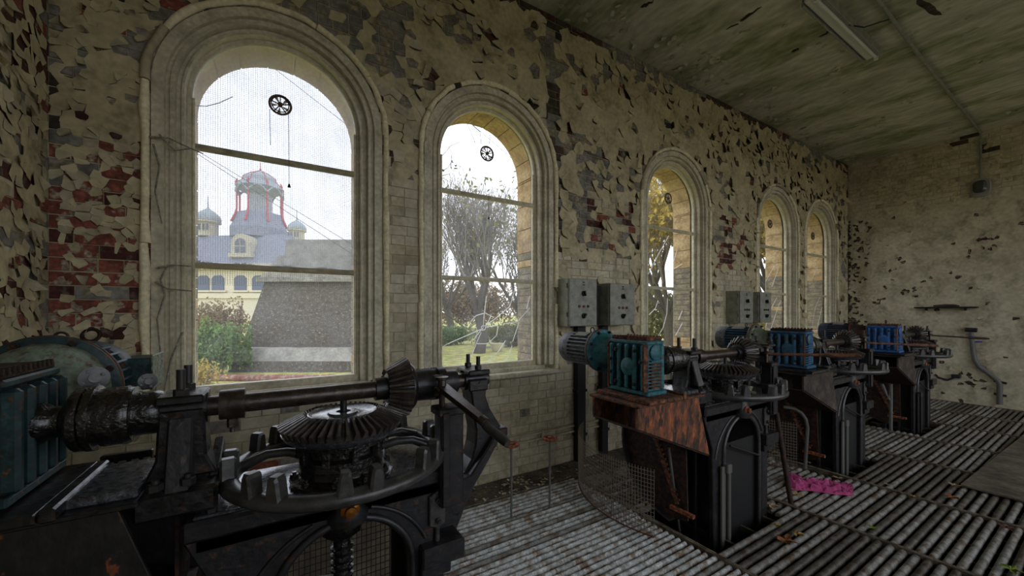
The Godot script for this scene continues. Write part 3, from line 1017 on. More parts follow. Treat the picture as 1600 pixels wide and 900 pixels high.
	if i == 0:  # moss and dirt gathered on the lower bar, outside the glass
		mb = MB.new()
		for k in 420:
			var p := Vector3(cx + rng.randf_range(-HALF, HALF), 2.051, ZG - 0.012 - rng.randf() * 0.012)
			var h := rng.randf_range(0.004, 0.022) * (0.6 + 0.4 * sin(p.x * 23.0))
			mb.tro(p + Vector3(-0.006, 0, 0), p + Vector3(0.006, 0, 0.002), p + Vector3(rng.randf_range(-0.006, 0.006), h, -0.002), p - Vector3(0, 0, 1))
		stuff(obj("moss", mb, M.moss, w))
	# outside reveal: quoin blocks up both jambs, voussoirs round the arch
	var inner := HALF + 0.026
	for sd in [-1.0, 1.0]:
		var y := 1.06
		while y < SPRING - 0.02:
			var h := 0.082
			var stone := y > 2.35
			if stone: h = 0.27
			h = minf(h, SPRING - y)
			mb = MB.new()
			mb.box(Vector3(cx + sd * (inner + 0.006), y + h / 2, -3.70), Vector3(0.026, h - 0.009, 0.29), 0.004)
			obj("quoin", mb, M.sandstone if stone or rng.randf() < 0.12 else M.quoin, w)
			y += h
	for k in 9:
		var a0 := PI * k / 9.0 + 0.008
		var a1 := PI * (k + 1) / 9.0 - 0.008
		var vp := PackedVector2Array()
		for t in 5: vp.append(Vector2(cx, SPRING) + Vector2.from_angle(lerpf(a0, a1, t / 4.0)) * (inner - 0.006))
		for t in 5: vp.append(Vector2(cx, SPRING) + Vector2.from_angle(lerpf(a1, a0, t / 4.0)) * (inner + 0.02))
		mb = MB.new()
		mb.prism(vp, Transform3D(), -3.845, -3.555)
		obj("voussoir", mb, M.sandstone, w)
	mb = MB.new()
	mb.box(Vector3(cx, 1.06, -3.74), Vector3(1.2, 0.06, 0.36), 0.01)
	obj("stone_sill", mb, M.sandstone, w)


func crack_lines(w: Node, lines: Array, r := 0.003) -> void:
	for l in lines:
		var mb := MB.new()
		var pts := PackedVector3Array()
		for q in l:
			# the pixel's ray cut with the plane of the glass
			var d := pix(q[0], q[1], 1.0) - Vector3(0, EYE, 0)
			var t: float = (ZG + 0.004) / d.z
			pts.append(Vector3(0, EYE, 0) + d * t)
		for k in pts.size() - 1:
			var e := (pts[k + 1] - pts[k]).normalized()
			var n := Vector3(-e.y, e.x, 0) * r * rng.randf_range(0.7, 1.2)
			mb.quad(pts[k] - n, pts[k + 1] - n, pts[k + 1] + n, pts[k] + n)
		obj("crack", mb, M.crack, w)


func ventilator(i: int, u: float, v: float, label: String, cords: Array) -> void:
	var d := pix(u, v, 1.0) - Vector3(0, EYE, 0)
	var p := Vector3(0, EYE, 0) + d * (ZG / d.z)
	var t := thing("ventilator", label, "ventilator", p)
	var xf := xf_axis(Vector3.ZERO, Vector3(0, 0, 1))
	var mb := MB.new()
	mb.torus(xf, 0.072, 0.0085, 32, 8)
	mb.torus(Transform3D(xf.basis, Vector3(0, 0, 0.01)), 0.058, 0.004, 32, 6)
	obj("rim", mb, M.vent_brown, t)
	mb = MB.new()
	mb.lathe([Vector2(0, -0.01), Vector2(0.016, -0.01), Vector2(0.018, 0.012), Vector2(0.009, 0.02), Vector2(0, 0.02)], xf, 16)
	obj("hub", mb, M.vent_brown, t)
	for k in 5:
		var a := TAU * k / 5.0 + 0.3
		mb = MB.new()
		mb.box(Vector3(cos(a), sin(a), 0) * 0.042, Vector3(0.058, 0.007, 0.008), 0.0, Basis(Vector3(0, 0, 1), a))
		obj("spoke", mb, M.vent_brown, t)
		mb = MB.new()
		var s0 := a + 0.3
		mb.prism(PackedVector2Array([Vector2.from_angle(s0) * 0.02, Vector2.from_angle(s0) * 0.062, Vector2.from_angle(s0 + 0.4) * 0.062, Vector2.from_angle(s0 + 0.3) * 0.02]), Transform3D(), -0.008, -0.006)
		obj("blade", mb, M.cream_pale, t)
	for c in cords:
		mb = MB.new()
		mb.rod(Vector3(c[0], -0.06, 0.02), Vector3(c[0] + 0.004, -c[1], 0.03), 0.0022, 5)
		var o := obj("pull_cord", mb, M.cord, t)
		if c[2]:
			mb = MB.new()
			mb.lathe([Vector2(0, 0), Vector2(0.013, 0), Vector2(0.004, 0.026), Vector2(0, 0.026)], Transform3D(Basis(), Vector3(c[0] + 0.004, -c[1] - 0.02, 0.03)), 10)
			obj("cord_bob", mb, M.cable_black, o)


# ---------------------------------------------------------------- the hoists
func bevel(n: int, ro: float, yo: float, ri: float, yi: float, dep: float, add: float) -> MB:
	# a bevel gear's ring of teeth; local y is its axis, the apex lies towards +y
	var mb := MB.new()
	var nn := Vector2(yi - yo, -(ri - ro)).normalized()
	for i in n:
		var a := TAU * i / n
		var p := []
		for e in [[ro, yo], [ri, yi]]:
			var c := Vector2(e[0], e[1])
			var k: float = e[0] / ro
			var wb := PI * ro / n * 0.72 * k
			var wt := PI * ro / n * 0.36 * k
			for q in [[-wb, -dep], [wb, -dep], [wt, add * k], [-wt, add * k]]:
				var pt: Vector2 = c + nn * q[1]
				p.append(Vector3(pt.x * cos(a) - q[0] * sin(a), pt.y, pt.x * sin(a) + q[0] * cos(a)))
		mb.hexa(p)
	return mb


func nut(mb: MB, at: Vector3, axis: Vector3, r: float, h: float) -> void:
	mb.lathe([Vector2(0, 0), Vector2(r, 0), Vector2(r, h), Vector2(r * 0.85, h * 1.12), Vector2(0, h * 1.12)], xf_axis(at, axis), 6, 0.95)
	mb.lathe([Vector2(0, h), Vector2(r * 0.5, h), Vector2(r * 0.5, h * 1.7), Vector2(0, h * 1.7)], xf_axis(at, axis), 8)


func slab(mb: MB, poly: Array, z0: float, z1: float, bev := 0.006) -> void:
	var p := PackedVector2Array()
	for q in poly: p.append(Vector2(q[0], q[1]))
	mb.prism(p, Transform3D(), z0, z1, bev)


func arc_pts(cx: float, cy: float, r: float, a0: float, a1: float, n: int) -> Array:
	var o := []
	for i in n + 1:
		var a := lerpf(a0, a1, float(i) / n)
		o.append([cx + r * cos(a), cy + r * sin(a)])
	return o


func make_hoist(idx: int, label: String, o: Dictionary) -> Node3D:
	var t := thing("sluice_hoist", label, "hoist", Vector3(HOIST_X[idx], 0, ZR))
	var HS := 1.35
	var mb: MB
	# ---- pedestal casting
	mb = MB.new()
	for z in [[0.09, 0.13], [-0.21, -0.17]]:
		var top := arc_pts(0.0, 0.60, 0.25, PI, 0.0, 20)
		var poly := [[-0.37, -0.65], [-0.25, -0.65]]
		poly.append_array(top)
		poly.append_array([[0.25, -0.65], [0.37, -0.65], [0.37, 0.66], [0.47, 0.93], [-0.52, 0.93], [-0.40, 0.66]])
		slab(mb, poly, z[0], z[1], 0.006)
	for sx in [-1.0, 1.0]:
		mb.box(Vector3(sx * 0.315, 0.1, -0.04), Vector3(0.03, 1.5, 0.28))
		mb.box(Vector3(sx * 0.355, -0.02, -0.04), Vector3(0.03, 0.04, 0.24), 0.006)
		mb.box(Vector3(sx * 0.355, 0.2, -0.04), Vector3(0.035, 1.1, 0.035), 0.006)
		mb.box(Vector3(sx * 0.355, 0.68, -0.04), Vector3(0.06, 0.10, 0.32), 0.01)
	obj("pedestal", mb, M.iron_dull, t)
	# raised rim of the arch and its upper moulding
	mb = MB.new()
	var ap := PackedVector3Array()
	ap.append(Vector3(-0.262, -0.6, 0.135))
	for q in arc_pts(0.0, 0.60, 0.262, PI, 0.0, 24): ap.append(Vector3(q[0], q[1], 0.135))
	ap.append(Vector3(0.262, -0.6, 0.135))
	mb.tube(ap, 0.016, 8)
	ap = PackedVector3Array()
	for q in arc_pts(0.02, 0.50, 0.40, PI * 0.93, PI * 0.62, 12): ap.append(Vector3(q[0], q[1], 0.132))
	mb.tube(ap, 0.009, 6)
	ap = PackedVector3Array()
	for q in arc_pts(0.0, 0.55, 0.35, PI * 0.42, PI * 0.13, 12): ap.append(Vector3(q[0], q[1], 0.132))
	mb.tube(ap, 0.009, 6)
	obj("arch_rim", mb, M.wheel_iron if idx else M.iron_dull, t)
	if idx > 0:
		# sheet behind the arch and the light conduit up its edge
		mb = MB.new()
		mb.box(Vector3(0.02, 0.08, 0.1), Vector3(0.5, 1.16, 0.012))
		obj("arch_panel", mb, M.cable_black, t)
		mb = MB.new()
		mb.rod(Vector3(-0.255, -0.3, 0.17), Vector3(-0.255, 0.52, 0.17), 0.016)
		mb.box(Vector3(-0.3, 0.12, 0.15), Vector3(0.05, 0.8, 0.02), 0.004)
		mb.box(Vector3(-0.255, 0.5, 0.16), Vector3(0.06, 0.07, 0.05), 0.008)
		obj("edge_conduit", mb, M.pvc_grey if idx < 3 else M.bolt, t)
		mb = MB.new()
		mb.rod(Vector3(-0.2, 0.66, 0.15), Vector3(0.24, 0.50, 0.15), 0.008)
		obj("stay_rod", mb, M.bolt, t)
	# bearing boss with a bronze nut at the crown of the arch
	mb = MB.new()
	mb.lathe([Vector2(0, 0), Vector2(0.075, 0), Vector2(0.08, 0.03), Vector2(0.055, 0.06), Vector2(0.055, 0.16), Vector2(0, 0.16)], Transform3D(Basis(), Vector3(0, 0.855, 0.12)), 20)
	obj("crown_boss", mb, M.iron_dull, t)
	mb = MB.new()
	mb.lathe([Vector2(0, 0), Vector2(0.036, 0), Vector2(0.036, 0.012), Vector2(0.022, 0.02), Vector2(0.02, 0.034), Vector2(0, 0.036)], xf_axis(Vector3(0, 0.915, 0.165), Vector3(0, 0, 1)), 16)
	obj("bronze_plug", mb, M.rust_bright if idx else M.brass, t)
	# screw spindle going down through the arch
	mb = MB.new()
	var sp := [Vector2(0, -0.7), Vector2(0.036, -0.7)]
	for i in 44:
		var y := -0.68 + i * 0.031
		sp.append(Vector2(0.036, y)); sp.append(Vector2(0.048, y + 0.008)); sp.append(Vector2(0.048, y + 0.016)); sp.append(Vector2(0.036, y + 0.022))
	sp.append(Vector2(0.036, 0.7)); sp.append(Vector2(0.085, 0.74)); sp.append(Vector2(0.095, 0.8)); sp.append(Vector2(0.095, 0.9))
	mb.lathe(sp, Transform3D(Basis(), Vector3(0, 0, -0.04)), 18)
	obj("screw_spindle", mb, M.tar, t)
	# ---- bed on top of the pedestal
	mb = MB.new()
	mb.box(Vector3(-0.05, 0.955, -0.06), Vector3(0.94, 0.07, 0.42), 0.012)
	mb.box(Vector3(-0.05, 0.90, -0.06), Vector3(0.88, 0.06, 0.38), 0.01)
	obj("bed", mb, M.iron_dull, t)
	mb = MB.new()
	mb.box(Vector3(-0.05, 0.993, -0.06), Vector3(0.88, 0.012, 0.37), 0.004)
	obj("bed_top", mb, M.wet_bed, t)
	# cheek plate standing between bed and bearing stand
	mb = MB.new()
	mb.prism(PackedVector2Array([Vector2(-0.17, 0.99), Vector2(0.14, 0.99), Vector2(0.06, 1.13), Vector2(-0.1, 1.2)]), Transform3D(Basis(Vector3(0, 0, 1), Vector3.UP, Vector3(-1, 0, 0)), Vector3(-0.44, 0, -0.02)), -0.015, 0.015, 0.004)
	obj("cheek_plate", mb, M.iron, t)
	# ---- drive bracket of sheet steel
	var gx: float = o.get("gx", -1.07)
	mb = MB.new()
	slab(mb, [[gx - 0.22, 0.97], [-0.52, 0.66], [-0.66, 1.10], [gx - 0.22, 1.10]], 0.16, 0.18, 0.003)
	obj("bracket_side", mb, M[o.bracket], t)
	mb = MB.new()
	slab(mb, [[gx - 0.22, 0.97], [-0.52, 0.66], [-0.66, 1.10], [gx - 0.22, 1.10]], -0.22, -0.20, 0.003)
	obj("bracket_side", mb, M[o.bracket], t)
	mb = MB.new()
	mb.box(Vector3((gx - 0.22 - 0.62) / 2, 1.108, -0.02), Vector3(-0.62 - gx + 0.24, 0.018, 0.44), 0.004)
	obj("bracket_top", mb, M[o.bracket_top], t)
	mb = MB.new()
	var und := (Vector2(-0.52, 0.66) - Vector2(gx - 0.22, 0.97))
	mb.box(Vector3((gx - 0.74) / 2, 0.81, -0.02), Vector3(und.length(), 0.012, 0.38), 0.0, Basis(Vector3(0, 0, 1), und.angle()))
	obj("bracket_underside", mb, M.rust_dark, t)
	mb = MB.new()
	mb.box(Vector3(gx, 1.13, -0.0), Vector3(0.34, 0.028, 0.46), 0.006)
	mb.box(Vector3(gx + 0.19, 1.135, 0.02), Vector3(0.035, 0.04, 0.42), 0.006)
	obj("mounting_plate", mb, M[o.bracket_top], t)
	mb = MB.new()
	mb.box(Vector3(-0.72, 1.13, 0.0), Vector3(0.2, 0.03, 0.32), 0.006)
	obj("packing_plate", mb, M.wet_bed, t)
	# ---- bearing stand
	mb = MB.new()
	mb.box(Vector3(-0.53, 1.065, 0.01), Vector3(0.22, 0.09, 0.27), 0.012)
	slab(mb, [[-0.63, 1.12], [-0.43, 1.12], [-0.46, 1.19], [-0.468, 1.36], [-0.592, 1.36], [-0.60, 1.19]], -0.06, 0.06, 0.008)
	mb.prism(PackedVector2Array([Vector2(-0.12, 1.10), Vector2(0.14, 1.10), Vector2(0.07, 1.33), Vector2(-0.07, 1.33)]), Transform3D(Basis(Vector3(0, 0, 1), Vector3.UP, Vector3(-1, 0, 0)), Vector3(-0.53, 0, 0)), -0.035, 0.035, 0.006)
	mb.lathe([Vector2(0, -0.07), Vector2(0.056, -0.07), Vector2(0.056, 0.07), Vector2(0, 0.07)], xf_axis(Vector3(-0.53, HS, 0), Vector3.RIGHT), 20)
	mb.box(Vector3(-0.53, 1.395, 0), Vector3(0.13, 0.03, 0.17), 0.006)
	var bs := obj("bearing_stand", mb, M.iron, t)
	for z in [-0.065, 0.065]:
		mb = MB.new()
		mb.rod(Vector3(-0.53, 1.40, z), Vector3(-0.53, 1.50, z), 0.013)
		nut(mb, Vector3(-0.53, 1.41, z), Vector3.UP, 0.022, 0.02)
		obj("stud", mb, M.bolt, bs)
	mb = MB.new()
	nut(mb, Vector3(-0.5, 1.125, 0.14), Vector3.UP, 0.022, 0.02)
	nut(mb, Vector3(-0.58, 1.125, 0.15), Vector3.UP, 0.022, 0.02)
	obj("holding_bolt", mb, M.bolt, bs)
	# ---- shaft, collars
	mb = MB.new()
	mb.lathe([Vector2(0, -0.62), Vector2(0.036, -0.62), Vector2(0.036, 0.7), Vector2(0, 0.7)], xf_axis(Vector3(0, HS, 0), Vector3.RIGHT), 24)
	obj("shaft", mb, M.shaft_steel, t)
	mb = MB.new()
	mb.lathe([Vector2(0.036, -0.43), Vector2(0.055, -0.428), Vector2(0.057, -0.35), Vector2(0.036, -0.348)], xf_axis(Vector3(0, HS, 0), Vector3.RIGHT), 24)
	nut(mb, Vector3(-0.39, HS - 0.055, 0), Vector3.DOWN, 0.018, 0.03)
	obj("set_collar", mb, M.shaft_steel, t)
	# ---- coupling from the gearbox
	var cx0 := gx + 0.09
	var k := (-0.6 - cx0) / 0.38
	var pf := []
	for q in [[0, 0.0], [0.062, 0.0], [0.066, 0.02], [0.05, 0.05], [0.05, 0.08], [0.075, 0.10], [0.095, 0.115], [0.102, 0.125], [0.102, 0.15], [0.09, 0.152], [0.09, 0.158], [0.106, 0.16], [0.106, 0.185], [0.094, 0.187], [0.093, 0.20], [0.097, 0.21], [0.095, 0.25], [0.098, 0.28], [0.091, 0.30], [0.094, 0.305], [0.076, 0.307], [0.073, 0.33], [0.075, 0.37], [0.068, 0.395], [0.06, 0.40], [0.03, 0.40]]:
		pf.append(Vector2(q[0], q[1] * k))
	mb = MB.new()
	mb.lathe(pf, xf_axis(Vector3(cx0, HS, 0), Vector3.RIGHT), 32, 0.6)
	var cp := obj("coupling", mb, M.tar, t)
	mb = MB.new()
	for i in 8:
		var a := TAU * i / 8.0
		nut(mb, Vector3(cx0 + 0.187 * k, HS + 0.084 * cos(a), 0.084 * sin(a)), Vector3.RIGHT, 0.011, 0.012)
	obj("coupling_bolt", mb, M.tar, cp)
	# ---- gearbox
	var gm: Material = M[o.gear]
	mb = MB.new()
	mb.box(Vector3(gx, 1.33, -0.02), Vector3(0.14, 0.36, 0.30), 0.012)
	mb.box(Vector3(gx, 1.165, -0.02), Vector3(0.19, 0.03, 0.36), 0.006)
	mb.box(Vector3(gx, 1.495, -0.02), Vector3(0.17, 0.025, 0.33), 0.006)
	var gb := obj("gearbox", mb, gm, t)
	mb = MB.new()
	mb.box(Vector3(gx, 1.518, -0.02), Vector3(0.15, 0.024, 0.31), 0.005)
	for i in 11:
		mb.box(Vector3(gx - 0.07, 1.528, -0.15 + i * 0.028), Vector3(0.018, 0.02, 0.012), 0.002)
		mb.box(Vector3(gx + 0.07, 1.528, -0.15 + i * 0.028), Vector3(0.018, 0.02, 0.012), 0.002)
	obj("gearbox_lid", mb, M[o.lid], gb)
	for sx in [-1.0, 1.0]:
		for i in 5:
			var z := -0.155 + i * 0.068
			mb = MB.new()
			var rx: float = 0.086
			mb.box(Vector3(gx + sx * rx, 1.33, z), Vector3(0.045, 0.30, 0.032), 0.010)
			obj("rib", mb, gm, gb)
	mb = MB.new()
	mb.lathe([Vector2(0, 0), Vector2(0.06, 0), Vector2(0.06, 0.03), Vector2(0.052, 0.036), Vector2(0, 0.036)], xf_axis(Vector3(gx - 0.078, 1.33, 0.0), Vector3.LEFT), 24)
	obj("end_cap", mb, gm, gb)
	for q in [[1.44, 0.08], [1.44, -0.08], [1.22, 0.08], [1.22, -0.08], [1.37, -0.13], [1.28, -0.13], [1.37, 0.13]]:
		mb = MB.new()
		nut(mb, Vector3(gx - 0.106, q[0], q[1] - 0.02), Vector3.LEFT, 0.014, 0.012)
		obj("bolt", mb, M.bolt, gb)
	for i in 9:
		mb = MB.new()
		mb.box(Vector3(gx, 1.20 + i * 0.022, 0.137), Vector3(0.105, 0.010, 0.03), 0.002)
		obj("cooling_rib", mb, M[o.fin] if i < 8 else gm, gb)
	mb = MB.new()
	mb.lathe([Vector2(0, 0), Vector2(0.05, 0), Vector2(0.05, 0.014), Vector2(0.04, 0.022), Vector2(0, 0.022)], xf_axis(Vector3(gx, 1.43, 0.128), Vector3.BACK), 20)
	obj("cover_cap", mb, gm, gb)
	for z in [-0.178, 0.128]:
		mb = MB.new()
		mb.box(Vector3(gx - 0.085, 1.33, z), Vector3(0.045, 0.32, 0.014), 0.003)
		obj("seam_flange", mb, M[o.lid], gb)
	# ---- motor
	var ms: float = o.get("ms", 1.0)
	var mx := gx
	var my := 1.405
	var mxf := xf_axis(Vector3(mx, my, -0.17), Vector3.FORWARD)
	mb = MB.new()
	mb.lathe([Vector2(0, 0), Vector2(0.085 * ms, 0), Vector2(0.095 * ms, 0.02), Vector2(0.10 * ms, 0.09), Vector2(0.118 * ms, 0.13), Vector2(0.135 * ms, 0.15), Vector2(0.137 * ms, 0.17), Vector2(0.12 * ms, 0.172)], mxf, 40)
	if idx == 0:
		mb = MB.new()
		mb.lathe([Vector2(0, 0), Vector2(0.06 * ms, 0.0), Vector2(0.09 * ms, 0.02), Vector2(0.115 * ms, 0.055), Vector2(0.132 * ms, 0.10), Vector2(0.138 * ms, 0.15), Vector2(0.138 * ms, 0.17)], mxf, 40)
	obj("motor_bell", mb, M[o.bell], gb)
	mb = MB.new()
	mb.lathe([Vector2(0.12 * ms, 0.158), Vector2(0.155 * ms, 0.158), Vector2(0.159 * ms, 0.162), Vector2(0.159 * ms, 0.20), Vector2(0.11 * ms, 0.202)], mxf, 40)
	obj("motor_flange", mb, M[o.flange], gb)
	for i in 8:
		var a := TAU * (i + 0.5) / 8.0
		mb = MB.new()
		nut(mb, Vector3(mx + 0.146 * ms * cos(a), my + 0.146 * ms * sin(a), -0.327), Vector3.BACK, 0.012, 0.012)
		obj("flange_bolt", mb, M.rust_dark, gb)
	mb = MB.new()
	mb.torus(xf_axis(Vector3(mx, my, -0.35), Vector3.FORWARD), 0.156 * ms, 0.008, 40, 6)
	obj("flange_edge", mb, M.rust, gb)
	mb = MB.new()
	mb.lathe([Vector2(0, 0.20), Vector2(0.108 * ms, 0.20), Vector2(0.108 * ms, 0.46), Vector2(0, 0.461)], mxf, 36)
	obj("motor", mb, M.iron_dull, gb)
	mb = MB.new()
	mb.lathe([Vector2(0, 0.455), Vector2(0.12 * ms, 0.456), Vector2(0.125 * ms, 0.48), Vector2(0.126 * ms, 0.545), Vector2(0.115 * ms, 0.565), Vector2(0.05 * ms, 0.57), Vector2(0, 0.57)], mxf, 36)
	obj("fan_cowl", mb, M[o.cowl], gb)
	mb = MB.new()
	for i in 26:
		var a := TAU * i / 26.0
		mb.box(Vector3(mx + 0.119 * ms * cos(a), my + 0.119 * ms * sin(a), -0.17 - 0.335), Vector3(0.022 * ms, 0.009, 0.24), 0.0, Basis(Vector3(0, 0, 1), a))
	obj("motor_fins", mb, M[o.motor], gb)
	mb = MB.new()
	mb.box(Vector3(mx - 0.06 * ms, my + 0.118 * ms, -0.50), Vector3(0.055, 0.008, 0.13), 0.0, Basis(Vector3(0, 0, 1), 0.45))
	obj("name_plate", mb, M.plate_pale, gb)
	mb = MB.new()
	mb.torus(xf_axis(Vector3(mx, my + 0.15 * ms, -0.45), Vector3(0, 0.0, 1.0)), 0.02, 0.005, 16, 6)
	mb.rod(Vector3(mx, my + 0.11 * ms, -0.45), Vector3(mx, my + 0.133 * ms, -0.45), 0.007)
	obj("lifting_eye", mb, M.bolt, gb)
	if o.get("box", false):
		mb = MB.new()
		mb.box(Vector3(mx + 0.17, my, -0.76), Vector3(0.11, 0.15, 0.2), 0.004)
		obj("terminal_box", mb, M.teal_dark, gb)
		mb = MB.new()
		mb.box(Vector3(mx + 0.228, my + 0.005, -0.76), Vector3(0.008, 0.165, 0.215), 0.003)
		obj("terminal_box_lid", mb, M.green_grey, gb)
	elif idx == 3:
		mb = MB.new()
		mb.torus(xf_axis(Vector3(gx, 1.56, 0.0), Vector3(0, 0, 1)), 0.025, 0.006, 16, 6)
		obj("lifting_eye", mb, M.bolt, gb)
	# ---- pinion and its sleeve
	mb = bevel(24, 0.125, 0.0, 0.078, 0.096, 0.014, 0.013)
	var pin := MB.new()
	var pxf := xf_axis(Vector3(0.275, HS, 0), Vector3.LEFT)
	for i in mb.V.size(): pin.V.append(pxf * mb.V[i]); pin.N.append(pxf.basis * mb.N[i])
	obj("pinion_teeth", pin, M.tooth_steel, t)
	mb = MB.new()
	mb.lathe([Vector2(0.03, -0.025), Vector2(0.10, -0.025), Vector2(0.112, -0.012), Vector2(0.114, -0.004), Vector2(0.067, 0.092), Vector2(0.05, 0.095), Vector2(0.05, 0.145), Vector2(0.03, 0.146)], pxf, 36)
	obj("pinion", mb, M.iron, t)
	mb = MB.new()
	mb.lathe([Vector2(0.03, 0.30), Vector2(0.074, 0.30), Vector2(0.076, 0.40), Vector2(0.066, 0.402), Vector2(0.066, 0.416), Vector2(0.078, 0.418), Vector2(0.078, 0.455), Vector2(0.06, 0.458), Vector2(0.058, 0.52), Vector2(0.03, 0.522)], xf_axis(Vector3(0, HS, 0), Vector3.RIGHT), 32)
	obj("clutch_sleeve", mb, M.iron_dull, t)
	mb = MB.new()
	for i in 6:
		var a := TAU * i / 6.0
		mb.box(Vector3(0.409, HS + 0.068 * cos(a), 0.068 * sin(a)), Vector3(0.05, 0.02, 0.03), 0.003, Basis(Vector3(1, 0, 0), a))
	obj("clutch_dog", mb, M.wheel_iron, t)
	# ---- big bevel wheel
	mb = bevel(46, 0.24, 1.222, 0.15, 1.268, 0.016, 0.014)
	obj("bevel_wheel_teeth", mb, M.tooth_steel, t)
	mb = MB.new()
	mb.lathe([Vector2(0, 1.17), Vector2(0.2, 1.17), Vector2(0.225, 1.185), Vector2(0.235, 1.202), Vector2(0.143, 1.256), Vector2(0.14, 1.27), Vector2(0.135, 1.272), Vector2(0.12, 1.262), Vector2(0.065, 1.262), Vector2(0.06, 1.27), Vector2(0.03, 1.27), Vector2(0.028, 1.255), Vector2(0, 1.255)], Transform3D(), 48)
	obj("bevel_wheel", mb, M.wet_bed, t)
	mb = MB.new()
	mb.lathe([Vector2(0, 1.25), Vector2(0.014, 1.25), Vector2(0.014, 1.325), Vector2(0, 1.327)], Transform3D(), 12)
	obj("centre_pin", mb, M.iron, t)
	mb = MB.new()
	mb.lathe([Vector2(0, 0.995), Vector2(0.2, 0.995), Vector2(0.205, 1.015), Vector2(0.17, 1.035), Vector2(0.165, 1.06), Vector2(0.17, 1.065), Vector2(0.17, 1.10), Vector2(0.15, 1.11), Vector2(0.15, 1.14), Vector2(0.18, 1.15), Vector2(0.18, 1.175), Vector2(0, 1.175)], Transform3D(), 32)
	for i in 10:
		var a := TAU * i / 10.0
		nut(mb, Vector3(0.185 * cos(a), 1.02, 0.185 * sin(a)), Vector3.UP, 0.016, 0.016)
		mb.box(Vector3(0.168 * cos(a + 0.2), 1.125, 0.168 * sin(a + 0.2)), Vector3(0.03, 0.07, 0.03), 0.004, Basis(Vector3.UP, -a))
	obj("wheel_hub", mb, M.tar, t)
	# ---- capstan ring with pairs of dogs, carried on bent arms
	mb = MB.new()
	mb.lathe([Vector2(0.372, 1.05), Vector2(0.385, 1.04), Vector2(0.415, 1.042), Vector2(0.432, 1.056), Vector2(0.434, 1.075), Vector2(0.424, 1.088), Vector2(0.405, 1.095), Vector2(0.385, 1.092), Vector2(0.372, 1.082), Vector2(0.372, 1.05)], Transform3D(), 72, 0.5)
	var ring := obj("capstan_ring", mb, M.wheel_iron, t)
	for i in 8:
		for s in [-1.0, 1.0]:
			var a: float = deg_to_rad(45.0 * i + o.get("ring", 0.0) + s * 7.2)
			mb = MB.new()
			var bas := Basis(Vector3.UP, -a)
			var dog := PackedVector2Array([Vector2(-0.034, 1.06), Vector2(0.034, 1.06), Vector2(0.026, 1.10), Vector2(0.02, 1.148), Vector2(0.013, 1.162), Vector2(-0.013, 1.162), Vector2(-0.02, 1.148), Vector2(-0.026, 1.10)])
			mb.prism(dog, Transform3D(bas * Basis(Vector3(0, 0, -1), Vector3.UP, Vector3(1, 0, 0)), bas * Vector3(0.402, 0, 0)), -0.025, 0.027, 0.008)
			obj("dog", mb, M.wheel_iron, ring)
	for deg in [12.0, 195.0, 282.0, 340.0]:
		var b := deg_to_rad(deg)
		mb = MB.new()
		var rd := Vector3(cos(b), 0, sin(b))
		mb.tube(PackedVector3Array([rd * 0.16 + Vector3(0, 1.10, 0), rd * 0.22 + Vector3(0, 1.115, 0), rd * 0.29 + Vector3(0, 1.112, 0), rd * 0.34 + Vector3(0, 1.09, 0), rd * 0.385 + Vector3(0, 1.068, 0)]), [0.02, 0.018, 0.018, 0.02, 0.024], 10)
		obj("arm", mb, M.wheel_iron, ring)
	# ---- end bracket, its bearing and studs
	mb = MB.new()
	var outl := [[0.37, 0.55], [0.50, 0.62], [0.545, 0.72], [0.60, 0.82], [0.68, 0.93], [0.755, 1.045], [0.765, 1.085], [0.735, 1.13], [0.69, 1.2], [0.665, 1.27], [0.675, 1.345], [0.57, 1.345], [0.585, 1.27], [0.595, 1.18], [0.61, 1.10], [0.605, 1.03], [0.585, 0.96], [0.55, 0.905], [0.5, 0.87], [0.44, 0.88], [0.37, 0.92]]
	slab(mb, outl, -0.06, 0.06, 0.008)
	slab(mb, [[0.37, 0.68], [0.50, 0.70], [0.58, 0.86], [0.74, 1.07], [0.72, 1.1], [0.56, 0.9], [0.37, 0.86]], -0.1, 0.1, 0.008)
	mb.box(Vector3(0.745, 1.075, 0.0), Vector3(0.07, 0.05, 0.18), 0.008)
	obj("end_bracket", mb, M.iron_dull, t)
	mb = MB.new()
	mb.lathe([Vector2(0, -0.06), Vector2(0.05, -0.06), Vector2(0.05, 0.06), Vector2(0, 0.06)], xf_axis(Vector3(0.62, HS, 0), Vector3.RIGHT), 20)
	mb.box(Vector3(0.62, 1.395, 0), Vector3(0.12, 0.026, 0.16), 0.006)
	mb.box(Vector3(0.62, 1.33, 0), Vector3(0.11, 0.06, 0.14), 0.008)
	var eb := obj("end_bearing", mb, M.iron, t)
	for z in [-0.06, 0.06]:
		mb = MB.new()
		mb.rod(Vector3(0.62, 1.39, z), Vector3(0.62, 1.475, z), 0.011)
		nut(mb, Vector3(0.62, 1.41, z), Vector3.UP, 0.019, 0.018)
		obj("stud", mb, M.bolt, eb)
	mb = MB.new()
	mb.box(Vector3(0.43, 1.04, 0.14), Vector3(0.11, 0.44, 0.09), 0.008)
	mb.box(Vector3(0.425, 1.25, 0.14), Vector3(0.13, 0.035, 0.11), 0.006)
	mb.box(Vector3(0.395, 1.04, 0.19), Vector3(0.035, 0.42, 0.02), 0.004)
	obj("post", mb, M.iron_dull, t)
	mb = MB.new()
	mb.box(Vector3(0.39, 0.62, 0.12), Vector3(0.2, 0.09, 0.14), 0.008)
	mb.box(Vector3(0.36, 0.55, 0.12), Vector3(0.14, 0.06, 0.1), 0.006)
	mb.box(Vector3(0.365, 0.1, 0.10), Vector3(0.09, 0.9, 0.07), 0.006)
	obj("collar_block", mb, M.iron_dull, t)
	mb = MB.new()
